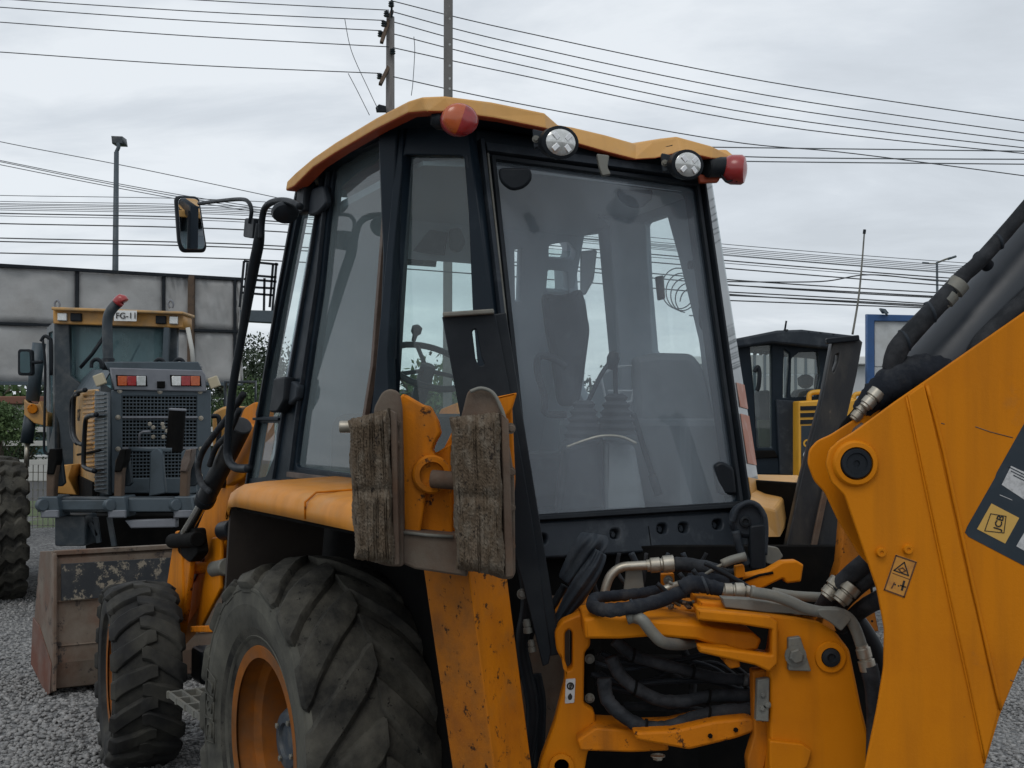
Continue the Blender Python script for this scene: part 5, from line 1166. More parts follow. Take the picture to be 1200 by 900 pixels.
tube('grab_rail', [LSo.px(x, y) for x, y in ((113, 486), (104, 488), (100, 496), (98, 540), (100, 548), (111, 552))], .022, M['black'], gr)
tube('door_bar', [LSo.px(85, 533)-GF.v*.05, LSo.px(110, 528)-GF.v*.05], .012, M['dark'], gr, n=1)
for x, y, Y in ((117, 445, 10.9), (251, 448, 11.4)):
    box('work_light', at(x, y, Y), (X_*.9+Z_*.35, Y_, (Z_*.9-X_*.35)), (.10, .05, .11), M['beige'], gr, .01)
# cab
gc = 13.3
CF = Pl(Vector((0, gc, 0)), Y_)
def cp(name, pix, th, m, off=0, holes=(), r=0, bev=.01): return plate(name, [at(x, y, gc-off) for x, y in (arc_pts(pix, r) if r else pix)], GF.u*th, M[m], gr, bev, holes=[[at(x, y, gc-off) for x, y in h] for h in holes])
cp('cab_roof', [(62, 361), (213, 366), (215, 372), (215, 384), (62, 379)], .35, 'cat', off=.2)
cp('roof_brow', [(60, 359.5), (214, 365), (214, 368), (60, 363)], .5, 'catlight', off=.3)
for x0, x1, m_ in ((67, 78, 'lens'), (82, 95, 'black'), (182, 194, 'black'), (198, 208, 'lens')):
    cp('roof_light', [(x0, 366+(x0-60)*.03), (x1, 366.4+(x0-60)*.03), (x1, 376+(x0-60)*.03), (x0, 375.6+(x0-60)*.03)], .05, m_, off=.24, r=1)
cp('cab_frame', [(63, 377), (208, 383), (206, 480), (72, 580), (66, 580)], .08, 'graderblk', off=.1, holes=[[(81, 381), (192, 385), (190, 440), (120, 470), (82, 440)]])
cp('rear_window', [(80, 380), (193, 384), (192, 470), (80, 470)], .02, 'glassdk', off=.0)
fbox('cab_interior', GF, 3.1, 3.3, -.6, .6, 1.0, 1.9, M['dark'], gr)
tube('wiper', FP([(94, 431), (108, 415), (121, 396)], gc-.25), .02, M['black'], gr, n=1)
tube('windscreen_strut', FP([(153, 424), (163, 404)], gc+.3), .012, M['gradergrey'], gr, n=1)
beam('cab_edge_trim', at(196, 384, gc-.2), at(193, 440, gc-.2), .06, .06, Y_, M['slate'], gr)
# left side of the cab: door frame seen obliquely
CS = Pl(at(64, 480, gc-.1), GF.v)
plate('cab_side', [CS.px(x, y) for x, y in ((64, 376), (64, 580), (57, 560), (54, 500), (55, 384))], -GF.v*.05, M['graderblk'], gr, .005, holes=[[CS.px(x, y) for x, y in ((62, 388), (62, 500), (57.5, 520), (57, 390))]])
plate('side_window', [CS.px(x, y)-GF.v*.02 for x, y in ((63, 386), (63, 505), (57, 525), (56, 388))], -GF.v*.01, M['glassdk'], gr, .001)
tb('door_rail', [(48, 400), (52, 394), (57, 396), (60, 402), (60, 440)], 13.2, .02, 'black')
tb('door_rail', [(50, 398), (53, 430), (52, 500), (52, 528), (57, 532)], 13.2, .015, 'black')
for x in (66, 199): tb('roof_ring', [(x, 361), (x-2, 356), (x+1, 352), (x+4, 356), (x+3, 361)], gc-.1, .012, 'gradergrey')
tb('cab_mirror_arm', [(38, 425), (47, 424), (50, 424)], 13.0, .02, 'black', 1)
plate('side_mirror', FP(arc_pts([(20.5, 409), (37, 409), (38, 440), (20.5, 440)], 4), 13.0), Y_*.08, M['black'], gr, .01)
plate('mirror_glass', FP(arc_pts([(23.5, 412), (34.5, 412), (35.5, 437), (23.5, 437)], 3), 12.99), Y_*.01, M['glassdk'], gr, .001)
# lift ram in front of the side window
tube('blade_lift_ram', FP([(46, 402), (38, 470)], 13.6), .075, M['slate'], gr, n=1, res=14); tube('blade_lift_ram', FP([(37, 480), (31, 519)], 13.6), .07, M['graderblk'], gr, n=1, res=14)
tube('ram_rod', FP([(32, 519), (31, 546)], 13.6), .028, M['steel'], gr, n=1)
plate('lift_arm', FP([(28, 468), (33, 472), (44, 474), (46, 470), (50, 482), (56, 484), (56, 500), (40, 496), (28, 486)], 13.5), Y_*.15, M['cat'], gr, .01)
cyl('lift_pivot', at(38, 479, 13.45), at(38, 479, 13.6), .055, M['yellow_worn'], gr)
plate('platform', FP([(80, 560), (84, 545), (72, 545), (64, 560), (64, 578), (90, 580)], 12.2), Y_*.4, M['cat'], gr, .01)
# exhaust with red cap
tube('exhaust_pipe', FP([(127, 428), (126, 400), (126, 376), (130, 364), (139, 354)], 12.4), [.052, .052, .052, .054, .054], M['graderblk'], gr, res=16, n=5)
tube('exhaust_pipe', FP([(127, 434), (127, 420)], 12.4), .062, M['black'], gr, n=1, res=16)
tube('exhaust_mouth', FP([(137, 356), (142, 351), (145, 354)], 12.38), [.058, .060, .056], M['redlens2'], gr, res=16, n=3)
for x in (113, 187, 210): tb('hood_handle', [(x-6, 431), (x-5, 424), (x, 421), (x+5, 424), (x+6, 432)], 12.0, .02, 'black')
# black canister
cyl('ripper_ram', at(204, 530, 10.7), at(208, 480, 10.7), .075, M['dark'], gr, seg=28)
cyl('ram_cap', at(208, 482, 10.7), at(208.2, 478.5, 10.7), .078, M['gradergrey'], gr, seg=28)
# ripper beam, sockets, shanks
YG = 10.2
def rb_(name, pix, Y, th, m, r=0, bev=.01): return plate(name, FP(pix, Y, r), Y_*th, M[m], gr, bev)
rb_('ripper_beam', [(44, 583), (230, 583), (230, 600), (44, 600)], YG, .18, 'graderblk')
rb_('beam_face', [(66, 586), (128, 586), (128, 598), (66, 598)], YG-.02, .02, 'slate', 1); rb_('beam_face', [(150, 584), (204, 584), (204, 600), (150, 600)], YG-.02, .02, 'slate', 1)
for x in (58, 137, 214):
    rb_('shank_socket', [(x-10, 582), (x+9, 582), (x+11, 598), (x+9, 607), (x-10, 607), (x-12, 597)], YG-.10, .30, 'slate', 2)
    rb_('socket_lip', [(x-10, 598), (x+10, 598), (x+10, 607), (x-11, 607)], YG-.13, .04, 'gradergrey', 1)
    if x == 58: sh_ = [(54, 584), (54, 556), (56, 540), (58, 527), (66, 527), (67, 540), (64, 560), (63, 584)]
    else: sh_ = [(x-4, 584), (x-3, 552), (x-2, 540), (x+4, 528), (x+10, 526), (x+9, 536), (x+6, 556), (x+5, 584)]
    rb_('ripper_shank', sh_, YG-.05, .10, 'woodbrown', 1)
    rb_('shank_tip', [(px_-.5, py_) for px_, py_ in ([(55, 556), (56, 538), (58, 526), (67, 526), (67, 540), (63, 556)] if x == 58 else [(x-3, 553), (x-1, 540), (x+4, 527), (x+12, 526), (x+10, 540), (x+5, 553)])], YG-.07, .14, 'doorbrown' if x > 200 else 'dark', 1)
    cyl('socket_bolt', at(x-11, 592, YG-.1), at(x-7, 592, YG-.14), .05, M['slate'], gr)
    rb_('shank_clevis', [(x+8, 526), (x+13, 527), (x+18, 566), (x+14, 570), (x+6, 570)], YG+.1, .05, 'graderblk', 1)
for x in (182, 218): rb_('ripper_link', [(x-6, 530), (x+2, 524), (x+8, 530), (x+12, 578), (x-8, 582)], YG+.25, .06, 'slate', 2)
rb_('ripper_crossbar', [(150, 524), (200, 525), (200, 530), (150, 529)], YG+.3, .05, 'slate')
rb_('lower_guard', [(146, 610), (206, 608), (206, 618), (153, 619)], YG-.05, .1, 'gradergrey')
rb_('under_box', [(64, 604), (100, 604), (100, 640), (64, 640)], YG+.1, .3, 'graderblk', 3)
rb_('under_frame', [(100, 604), (236, 604), (236, 650), (100, 650)], YG+.6, .3, 'dark')
for x0, x1, y0, y1 in ((112, 116, 606, 636), (106, 114, 612, 628), (128, 134, 606, 640)): beam('under_link', at(x0, y0, YG+.2), at(x1, y1, YG+.2), .04, .04, Y_, M['graderblk'], gr)
fbox('chassis', GF, .2, 5.5, -.5, .5, .7, 1.2, M['dark'], gr)
fbox('hood_rear_gap', GF, .1, .6, gR, gw, .9, zb, M['dark'], gr)
tb('grille_pipe', [(163, 520), (164, 508), (168, 506), (176, 506)], 10.9, .012, 'gradergrey', 1)
for x, y in ((176, 497), (180, 501), (191, 497), (192, 501), (180, 512), (192, 512), (196, 505)): bolt(at(x, y, 10.85), -Y_, .02, M['steel'], gr, washer=False)
# big left rear tyre
tcx = GF.loc(at(0, 620, 12.0))
wheel(GF, tcx.x, tcx.y+.02, .675, .665, .48, .32, 1, gr, 18, .045, .24, .15, 'rear_wheel', rub='rubber', wall='rubber', inner=-.02, crown=.03, rimdepth=.15, hubr=.1, seg=72, zig=True)
wheel(GF, tcx.x+1.55, tcx.y+.02, .675, .665, .48, .32, 1, gr, 18, .045, .24, .15, 'rear_wheel', rub='rubber', wall='rubber', inner=-.02, crown=.03, rimdepth=.15, hubr=.1, seg=48, zig=True)
wheel(GF, tcx.x, -tcx.y, .675, .665, .48, .32, -1, gr, 18, .045, -.24, .15, 'rear_wheel', rub='rubber', wall='rubber', inner=-.02, crown=.03, rimdepth=.15, hubr=.1, seg=48, zig=True)
npl = cp('number_plate', [(133.5, 363.5), (160, 364), (160, 376.5), (133.5, 376)], .01, 'white', off=.35, bev=.001)
text('plate_characters', 'FG-11', at(148, 370.2, gc-.36), X_, Z_, .092, M['print'], npl, bold=.012)
tb('blade_stay', [(220, 384), (225, 410), (227, 434)], 13.0, .025, 'fencewhite', 1)
# ================================================================ small track loader cab on the right
SF = Frame(3.2, 10.0, 25)
sl = root('compact_loader', SF, 'dark cabbed yellow compact loader parked behind the black stabiliser guard on the right', 'loader')
YS = 10.0
def sp(name, pix, Y, th, m, r=0, bev=.008, holes=(), dx=.15): return plate(name, FP(pix, Y, r), Y_*th+X_*dx*th, M[m], sl, bev, holes=[FP(h, Y) for h in holes])
roofp = [(856, 398), (911, 387), (940, 386), (1000, 393), (1010, 400), (1008, 412), (905, 402), (862, 408)]
sp('cab_roof', roofp, YS-.12, 1.35, 'plastic', 0, .02)
for x in (921, 947, 961, 976): cyl('roof_bolt', at(x, 389+(x-921)*.09, YS-.1), at(x, 386+(x-921)*.09, YS-.1), .02, M['black'], sl)
tube('roof_antenna', FP([(919.5, 388), (921.5, 376)], YS), .008, M['black'], sl, n=1)
# side frame: door opening on the left, side window right
sp('cab_side_frame', [(862, 402), (1004, 400), (990, 470), (940, 560), (868, 556)], YS, .10, 'cabblack', 0, .01,
   holes=[arc_pts([(879, 406), (904, 404), (905, 525), (887, 525), (884, 460)], 2), arc_pts([(919, 409), (926, 415), (922, 466), (917, 466)], 1), arc_pts([(925, 420), (936, 411), (960, 410), (963, 440), (958, 466), (925, 467)], 4)])
sp('far_side_frame', [(866, 402), (1000, 402), (985, 560), (866, 556)], YS+1.15, .06, 'cabblack', 0, .01, holes=[arc_pts([(873, 410), (905, 410), (905, 470), (873, 470)], 2), arc_pts([(918, 418), (968, 418), (966, 470), (918, 470)], 2)])
sp('door_glass', [(878, 405), (906, 403), (906, 526), (884, 526)], YS+.04, .01, 'glassdk2' if False else 'glass', 0, .001)
sp('side_glass', [(916, 408), (964, 408), (964, 468), (916, 468)], YS+.04, .01, 'glass', 0, .001)
tube('door_grab_handle', FP([(884, 436), (888, 430), (890, 438), (889, 452), (887, 458)], YS-.05), .018, M['black'], sl)
sp('door_sill', [(880, 528), (908, 528), (912, 536), (880, 538)], YS-.05, .1, 'dark')
sp('lower_body', [(870, 536), (912, 536), (914, 556), (870, 556)], YS-.03, .6, 'cabblack')
sp('side_panel', [(910, 468), (936, 470), (936, 558), (914, 556)], YS-.05, .06, 'plastic', 2)
sp('floor_mat', [(888, 492), (906, 492), (906, 524), (890, 524)], YS+.35, .03, 'lgreen')
sp('operator_seat', [(889, 458), (902, 457), (906, 470), (902, 492), (890, 490)], YS+.45, .2, 'seat', 4)
lathe('headrest', at(944, 447, YS+.5), Z_, [(.03, -.06), (.065, -.03), (.07, .03), (.03, .06)], M['seat'], sl, 20)
sp('seat_back', [(936, 456), (956, 455), (966, 470), (928, 470)], YS+.5, .2, 'seat', 4)
tube('grab_bar', FP([(964, 436), (958, 440), (956, 450), (957, 462)], YS+.3), .016, M['black'], sl)
for x in (886, 893, 899): sp('control_panel', [(x-3, 412), (x+2, 411), (x+1, 416), (x-3, 416)], YS+.3, .03, 'interior', 1)
# yellow engine side with black slots and lettering
sp('engine_side', [(936, 470), (1000, 466), (1010, 480), (1010, 600), (926, 600), (926, 560), (936, 560)], YS-.25, .8, 'gehl', 2, .015)
for y0, y1 in ((476, 481), (484, 489), (492, 497)): sp('vent_slot', [(938, y0), (966, y0-.8), (966, y1-.8), (938, y1)], YS-.258, .01, 'black', 0, .001)
sp('grey_badge', [(939, 499), (1000, 497), (1000, 556), (939, 556)], YS-.257, .008, 'stickerblue', 0, .001)
text('side_lettering', 'GEHL', at(941, 520, YS-.262), X_, Z_, .085, M['gehl'], sl, bold=.03, align='LEFT', ext=.002)
text('side_number', '650', at(941, 533, YS-.262), X_, Z_, .105, M['white'], sl, bold=.03, align='LEFT', ext=.002)
tube('engine_rail', FP([(948, 470), (950, 461), (966, 459), (980, 459)], YS-.1), .022, M['gehl'], sl)
tube('engine_rail', FP([(1000, 470), (1003, 462), (1020, 462), (1022, 470)], YS-.1), .02, M['gehl'], sl)
sp('loader_arm', [(994, 470), (1030, 462), (1034, 480), (1000, 520), (990, 520)], YS-.3, .1, 'gehl', 2)
for s in (0, 1.3):
    tr_ = [(850, 600), (1030, 600), (1046, 640), (1030, 690), (850, 690), (834, 640)]
    sp('track', tr_, YS-.35+s, .3, 'rubber2', 12, .02)
tube('radio_aerial', FP([(999, 392), (1006, 350), (1010, 310), (1013, 271)], 9.6), [.009, .008, .007, .006], M['steelg'], sl)
cyl('aerial_tip', at(1012.7, 274, 9.6), at(1013.3, 269, 9.6), .012, M['black'], sl)
# ================================================================ zinc sheet hoarding on the left
HF = Frame(-5.3, 20, 0)
def hy(x): return 19.0+(x)*.008
ho = root('sheet_hoarding', at(140, 470, 20), 'tall grey zinc sheet hoarding on posts behind the road grader', 'hoarding')
def topy(x): return 312+x*.058
xs_ = [(-40, 90), (91.5, 192), (193, 223), (226, 275), (276, 284)]
rows = [(0, 0), (0, 0)]
def HYp(x): return 20.5+x*.006
def hpt(x, y, o=0): return at(x, y, HYp(x)-o)
for (xa, xb_) in xs_:
    for (ta, tb_) in ((lambda x: topy(x), lambda x: 378+x*.035), (lambda x: 380+x*.035, lambda x: 447+x*.01)):
        nx_, nz_ = 10, 7; vs = []; fs = []
        for j in range(nz_+1):
            for i in range(nx_+1):
                x = xa+(xb_-xa)*i/nx_; y = ta(x)+(tb_(x)-ta(x))*j/nz_; edge_ = i in (0, nx_) or j in (0, nz_)
                vs.append(hpt(x, y, 0 if edge_ else random.uniform(-.03, .03)+.02*sin(x*.06+y*.05)))
        for j in range(nz_):
            for i in range(nx_): a = j*(nx_+1)+i; fs.append((a, a+1, a+nx_+2, a+nx_+1))
        o = mk('sheet_panel', vs, fs, M['sheet'], ho, smooth=True); md = o.modifiers.new('thick', 'SOLIDIFY'); md.thickness = .02
beam('rail', hpt(-40, topy(-40)-1, .03), hpt(285, topy(285)-1, .03), .06, .06, Z_, M['black'], ho); beam('rail', hpt(-40, 449, .03), hpt(284, 450, .03), .08, .06, Z_, M['slate'], ho)
beam('rail', hpt(-40, 377.6, .03), hpt(284, 388.9, .03), .06, .05, Z_, M['black'], ho)
for x in (90.5, 192, 275.5): beam('post', hpt(x, topy(x), .03), Vector((hpt(x, 500, .03).x, hpt(x, 500, .03).y, 0)), .05, .06, Y_, M['black'], ho)
beam('brown_post', hpt(224.5, topy(224)-2, .06), Vector((hpt(224, 500).x, hpt(224, 500).y-.06, 0)), .11, .1, Y_, M['woodbrown'], ho)
pf = Bag()
for a, b_ in (((286, 306), (281, 360)), ((290, 308), (285, 362)), ((324, 308), (318, 378)), ((310, 326), (309, 378)), ((286, 306), (326, 310)), ((288, 322), (324, 325)), ((286, 327), (324, 330)), ((284, 336), (322, 338)), ((284, 343), (320, 346)), ((320, 310), (316, 360))):
    p0, p1 = at(*a, 19.5), at(*b_, 19.5); d = p1-p0; l = d.length; d.normalize(); s = d.cross(Y_); pf.box((p0+p1)/2, (d, s, Y_), (l, .035, .035))
pf.build('lighting_gantry', M['black'], ho)
plate('gantry_box', FP([(281, 363), (320, 364), (319, 378), (281, 376)], 19.4), Y_*.3, M['slate'], ho, .01)
beam('gantry_post', at(280.5, 450, 19.6), at(280.5, 378, 19.6), .03, .03, Y_, M['fencewhite'], ho); 
# ================================================================ poles, street lamps
def lampobj(name, x, ytop, Y, r0, label, arms):
    bz = at(x, ytop, Y); t_ = root(name, Vector((bz.x, bz.y, 0)), label, 'street lamp')
    vsq = [Vector((bz.x, bz.y, 0)), Vector((bz.x, bz.y, bz.z*.5)), bz]; tube('pole', vsq, [r0*1.3, r0*1.1, r0*.8], M['steelg'] if r0 < .06 else M['slate'], t_, n=1, res=10)
    return t_, bz
t_, bz = lampobj('street_lamp', 136.5, 178, 28, .07, 'single grey street lamp with boxy floodlight head above the zinc hoarding', 1)
tube('lamp_neck', [bz, at(139, 172, 28), at(138, 168, 28)], .045, M['slate'], t_); plate('lamp_head', FP([(130, 159), (143, 159.5), (144.5, 168.5), (131, 168)], 28), Y_*.35, M['graderblk'], t_, .02)
t_, bz = lampobj('street_lamp', 1098, 307, 60, .07, 'far slim street lamp with two arms above the blue framed sign', 2)
tube('lamp_arm', FP([(1098, 308), (1108, 304), (1114, 302)], 60), .05, M['steelg'], t_); tube('lamp_arm', FP([(1098, 309), (1090, 309), (1084, 308)], 60), .04, M['steelg'], t_)
tube('lamp_head', FP([(1111, 303.5), (1120, 300.5)], 60), .12, M['slate'], t_, n=1, flat=.5); tube('lamp_head', FP([(1081, 308), (1088, 308.5)], 60), .1, M['slate'], t_, n=1, flat=.5)
p2 = at(525, 60, 30); pl2 = root('utility_pole', Vector((p2.x, p2.y, 0)), 'thicker concrete pole standing right of the insulator pole above the cab roof', 'pole')
fo = (Vector((p2.x, p2.y, 0)), at(525.5, -60, 30))
beam('pole_shaft', fo[0], fo[1], .22, .24, Y_, M['concrete'], pl2, .02)
for y in (22, 52, 77, 92, 104): cyl('pole_hole', at(527, y, 29.875), at(527, y, 29.87), .03, M['signwhite'], pl2)
p1_ = at(457.5, 60, 32); pl1 = root('utility_pole', Vector((p1_.x, p1_.y, 0)), 'wooden power pole carrying tilted crossarms with insulators above the cab roof', 'pole')
tube('pole_shaft', [Vector((p1_.x, p1_.y, 0)), at(457.5, 20, 32)], [.16, .11], M['pole'], pl1, n=1, res=14)
def insul(x, y, Y=31.8, r=.085):
    b_ = at(x, y, Y); return lathe('insulator', b_, Z_, [(.03, -.09), (r*.8, -.08), (r, -.05), (r*.55, -.03), (r, 0), (r*.6, .02), (r*.9, .05), (.02, .08)], M['graderblk'], pl1, 12)
beam('crossarm', at(459.5, 13, 32.1), at(447, 50, 31.6), .09, .1, Y_, M['woodbrown'], pl1); beam('crossarm', at(459.5, 70, 32.1), at(445.5, 99, 31.6), .09, .1, Y_, M['woodbrown'], pl1)
for x, y in ((458.5, 4.5), (453, 16), (450, 27.5), (446, 39.5), (460, 60), (445, 89)): insul(x, y)
cyl('pole_pin', at(459, 0, 31.9), at(459, 20, 31.9), .03, M['black'], pl1)
plate('pole_clamp', FP([(440, 126), (444, 122), (452, 124), (452, 131), (441, 131)], 31.8), Y_*.1, M['black'], pl1, .01)
# ---- wires
def wire(pts, Y, r, label, m='wire', n=8, group='overhead cables'):
    P = [at(x, y, Yy) for (x, y), Yy in zip(pts, Y if isinstance(Y, (list, tuple)) else [Y]*len(pts))]
    if len(P) == 2:
        mid = (P[0]+P[1])/2; mid.z -= (P[1]-P[0]).length*.004; P = [P[0], mid, P[1]]
    Q = catmull(P, n); vs, fs = tube_data(Q, r, 5, cap=True); o = mk('power_cable', vs, fs, M[m], None, smooth=True, org=Q[0]); tagt(o, label, 'cable', group); return o
ordn = ['highest', 'second', 'third', 'fourth', 'fifth', 'sixth', 'seventh', 'eighth', 'ninth', 'tenth', 'eleventh', 'twelfth']
left = [((-60, -29), (215, 0), (458, 5)), ((-60, -5), (0, 0), (220, 13), (453, 24)), ((-60, 3), (0, 7.5), (220, 22), (450, 35)), ((-60, 22), (0, 26), (220, 40), (447, 55)), ((-60, 57), (0, 61), (220, 74), (445, 86))]
left = [((-60, -20), (215, -1), (456, 12)), ((-60, -6), (20, 0), (240, 14), (450, 24)), ((-60, 4), (0, 8.5), (220, 24), (447, 36)), ((-60, 22), (0, 26), (220, 42), (456, 55)), ((-60, 57), (0, 61), (220, 76), (445, 86))]
for i, P in enumerate(left): wire(P, 31.8, .014, '%s thin cable leaving the wooden power pole towards the upper left' % ordn[i])
right = [((459, 1), (600, 35), (900, 96), (1260, 150)), ((461, 14), (600, 50), (900, 112), (1260, 164)), ((462, 26), (600, 62), (900, 124), (1260, 173)), ((462, 40), (600, 74), (900, 136), (1260, 180)), ((461, 56), (600, 86), (900, 146), (1260, 186)), ((461, 90), (600, 120), (850, 165), (1000, 180), (1260, 214))]
for i, P in enumerate(right): wire(P, 31.8, .015, '%s cable running from the power pole down to the right edge' % ordn[i])
for i, P in enumerate([((800, 172), (870, 173), (1260, 178)), ((800, 180), (930, 185), (1260, 187)), ((810, 188), (940, 190), (1260, 193))]): wire(P, 40, .022, '%s of three level cables right of the cab roof under the fan of cables' % ordn[i], 'wirefar')
for i, P in enumerate([((404, 22), (412, 60), (432, 105), (443, 128)), ((408, 86), (418, 105), (433, 135)), ((485, 43), (486, 60), (484, 95), (482, 112))]): wire(P, 31.6, .010, ['long thin jumper wire looping down left of the wooden pole', 'short thin jumper wire hanging low left of the pole', 'thin wire hanging straight down between the two poles'][i], 'wirefar')
for i, P in enumerate([((-60, 150), (0, 166), (160, 197), (345, 236)), ((-60, 176), (0, 188), (100, 208), (215, 229), (330, 247)), ((-60, 178), (0, 189.5), (100, 210), (215, 231.5), (330, 250)), ((-60, 181), (0, 193), (100, 213), (215, 234.5), (330, 253))]):
    wire(P, 45, .016, '%s of the slanting far cables at the left crossing the lamp post' % ordn[i], 'wirefar')
band_ = [(229, 284), (236, 288), (238.5, 290), (240, 292), (242, 294), (244, 296), (246, 297), (250, 303), (253, 306), (262, 312), (279, 325), (283, 331), (296.5, 342)]
names_ = 'level cable band crossing behind the cab'
for i, (yl, yr) in enumerate(band_):
    thick = i in (7, 9, 10, 11, 12)
    wire(((-80, yl-3), (0, yl), (300, yl+(8 if i > 6 else 7)), (600, (yl+yr)/2+6+2*sin(i)), (870, yr+4), (1100, yr+22-(i > 9)*4), (1290, yr+34-(i > 9)*8)), 26, .014 if thick else .008,
         '%s from the top of the level cable band crossing behind the cab' % (ordn+['thirteenth', 'fourteenth'])[i] if i else 'highest of the level cable band crossing behind the cab', 'wire' if thick else 'wirefar')
for i, P in enumerate([((850, 342), (980, 349), (1110, 357), (1290, 364)), ((850, 346), (980, 352), (1110, 359), (1290, 368)), ((850, 352), (980, 357), (1110, 362), (1290, 372)), ((850, 330), (960, 330), (1020, 322), (1110, 330), (1290, 340)), ((850, 334), (1000, 342), (1110, 348), (1290, 356))]):
    wire(P, 24, .013, '%s cable of the sagging group between the cab and the boom ram' % ordn[i])
# coiled slack cable seen through the cab windows
cc_ = Bag()
for i in range(5):
    cx, cy, rx, ry = 795+i*4, 338+i*4, 20-i*1.5, 24-i*2; ph = i*.8
    cc_.tube([at(cx+rx*cos(2*pi*j/18+ph), cy+ry*sin(2*pi*j/18+ph), 25.7+.1*sin(j)) for j in range(15)], .014, 5, 2)
o = cc_.build('cable_coil', M['wire'], None, org=at(800, 340, 25.7)); tagt(o, 'tangle of coiled slack cable hanging on the wires, seen through the cab glass', 'cable coil')
# ================================================================ blue framed sign on the right
sg = root('billboard', Vector((at(1060, 420, 17).x, 17, 0)), 'white billboard in a blue frame behind the boom hoses', 'billboard')
YQ = 17
plate('frame', FP([(1016, 368), (1150, 371), (1150, 500), (1016, 500)], YQ), Y_*.1, M['blue'], sg, .01, holes=[FP([(1025, 376), (1144, 378), (1144, 494), (1025, 494)], YQ)])
for x0, x1, y0, y1 in ((1025, 1098, 376, 429.5), (1025, 1098, 430.5, 500), (1099, 1146, 376, 429.5), (1099, 1146, 430.5, 500)): plate('panel', FP([(x0, y0), (x1, y0), (x1, y1), (x0, y1)], YQ+.05), Y_*.03, M['signwhite'], sg, .004)
beam('brace', at(1066, 376, YQ-.1), at(1052, 440, YQ-.1), .06, .05, Y_, M['slate'], sg); beam('brace', at(1062, 430, YQ-.1), at(1026, 480, YQ-.1), .06, .05, Y_, M['blue'], sg)
plate('flood_light', FP([(1032, 361), (1038, 362), (1042, 367), (1036, 367)], YQ-.1), Y_*.1, M['slate'], sg, .005); tube('light_arm', FP([(1036, 364), (1040, 370)], YQ-.1), .015, M['slate'], sg, n=1)
for x in (1020, 1146): p = at(x, 500, YQ); beam('post', p, Vector((p.x, p.y, 0)), .1, .1, Y_, M['blue'], sg)
# ================================================================ low buildings, fence, vegetation
def building(name, x0, x1, yt, Y, dp, m, label, roof=None):
    a, b_ = at(x0, yt, Y), at(x1, yt, Y); t_ = root(name, Vector(((a.x+b_.x)/2, Y, 0)), label, 'building')
    c_ = Vector(((a.x+b_.x)/2, Y+dp/2, a.z/2)); box('wall', c_, (X_, Y_, Z_), (b_.x-a.x, dp, a.z), M[m], t_, .02)
    box('roof', Vector((c_.x, c_.y, a.z+.12)), (X_, Y_, Z_), (b_.x-a.x+.6, dp+.6, .22), M[roof or 'gradergrey'], t_, .03)
    k = max(int((b_.x-a.x)/3), 1)
    for i in range(k):
        cx = a.x+(i+.5)*(b_.x-a.x)/k; f = box('window', Vector((cx, Y-.02, a.z*.55)), (X_, Y_, Z_), (1.3, .06, 1.0), M['white'], t_, .01); box('pane', Vector((cx, Y-.06, a.z*.55)), (X_, Y_, Z_), (1.15, .02, .86), M['glassdk'], f, .002)
    return t_
building('warehouse', 780, 1120, 428, 32, 10, 'wall', 'long low white warehouse far behind the compact loader and blue sign', 'white')
building('shed', 14, 58, 474, 34, 6, 'fencewhite', 'small pale shed under a brown roof beside the green bush on the left', 'brownroof')
building('warehouse', 320, 560, 462, 60, 12, 'gradergrey', 'low grey warehouse visible through the cab side windows')
# racking seen through the small loader cab
rk = root('lattice_gate', at(920, 480, 24), 'pale grid of panels behind the compact loader cab', 'gate')
for i in range(9):
    for j in range(2):
        x = 872+i*12; plate('grid_panel', FP([(x+.8, 416+j*24), (x+11, 416+j*24), (x+11, 438+j*24), (x+.8, 438+j*24)], 24), Y_*.05, M['sheet'], rk, .005)
for i in range(10): p = at(872+i*12, 412, 24); beam('grid_post', Vector((p.x, p.y, 0)), p, .05, .06, Y_, M['slate'], rk)
# white rail fence
fn = root('rail_fence', at(100, 520, 19), 'white rail and wire mesh fence beyond the grader tyre', 'fence')
fa, fb = -14.5, -2.2; YF = 19
for z in (1.62, 1.40, 1.1): beam('rail', Vector((fa, YF, z)), Vector((fb, YF, z)), .05, .08, Z_, M['fencewhite'], fn)
for i in range(9): x = fa+i*(fb-fa)/8; beam('post', Vector((x, YF+.06, 0)), Vector((x, YF+.06, 1.8)), .08, .08, Y_, M['fencewhite'], fn)
wm = Bag()
for i in range(150): x = fa+i*(fb-fa)/150; wm.box(Vector((x, YF+.02, .6)), (X_, Y_, Z_), (.012, .012, 1.1))
for j in range(8): wm.box(Vector(((fa+fb)/2, YF+.02, .1+j*.14)), (X_, Y_, Z_), (fb-fa, .012, .012))
wm.build('wire_mesh', M['steelg'], fn)
# grass strip and road beyond
def sheet_(name, x0, x1, y0, y1, z, m, kind='structure'):
    o = mk(name, [(x0, y0, z), (x1, y0, z), (x1, y1, z), (x0, y1, z)], [(0, 1, 2, 3)], M[m]); o['kind'] = kind; return o
sheet_('verge', -60, 40, 19.6, 26, .004, 'grass'); sheet_('road', -200, 200, 26, 34, .006, 'asphalt'); sheet_('field', -300, 300, 34.1, 400, .004, 'grass')
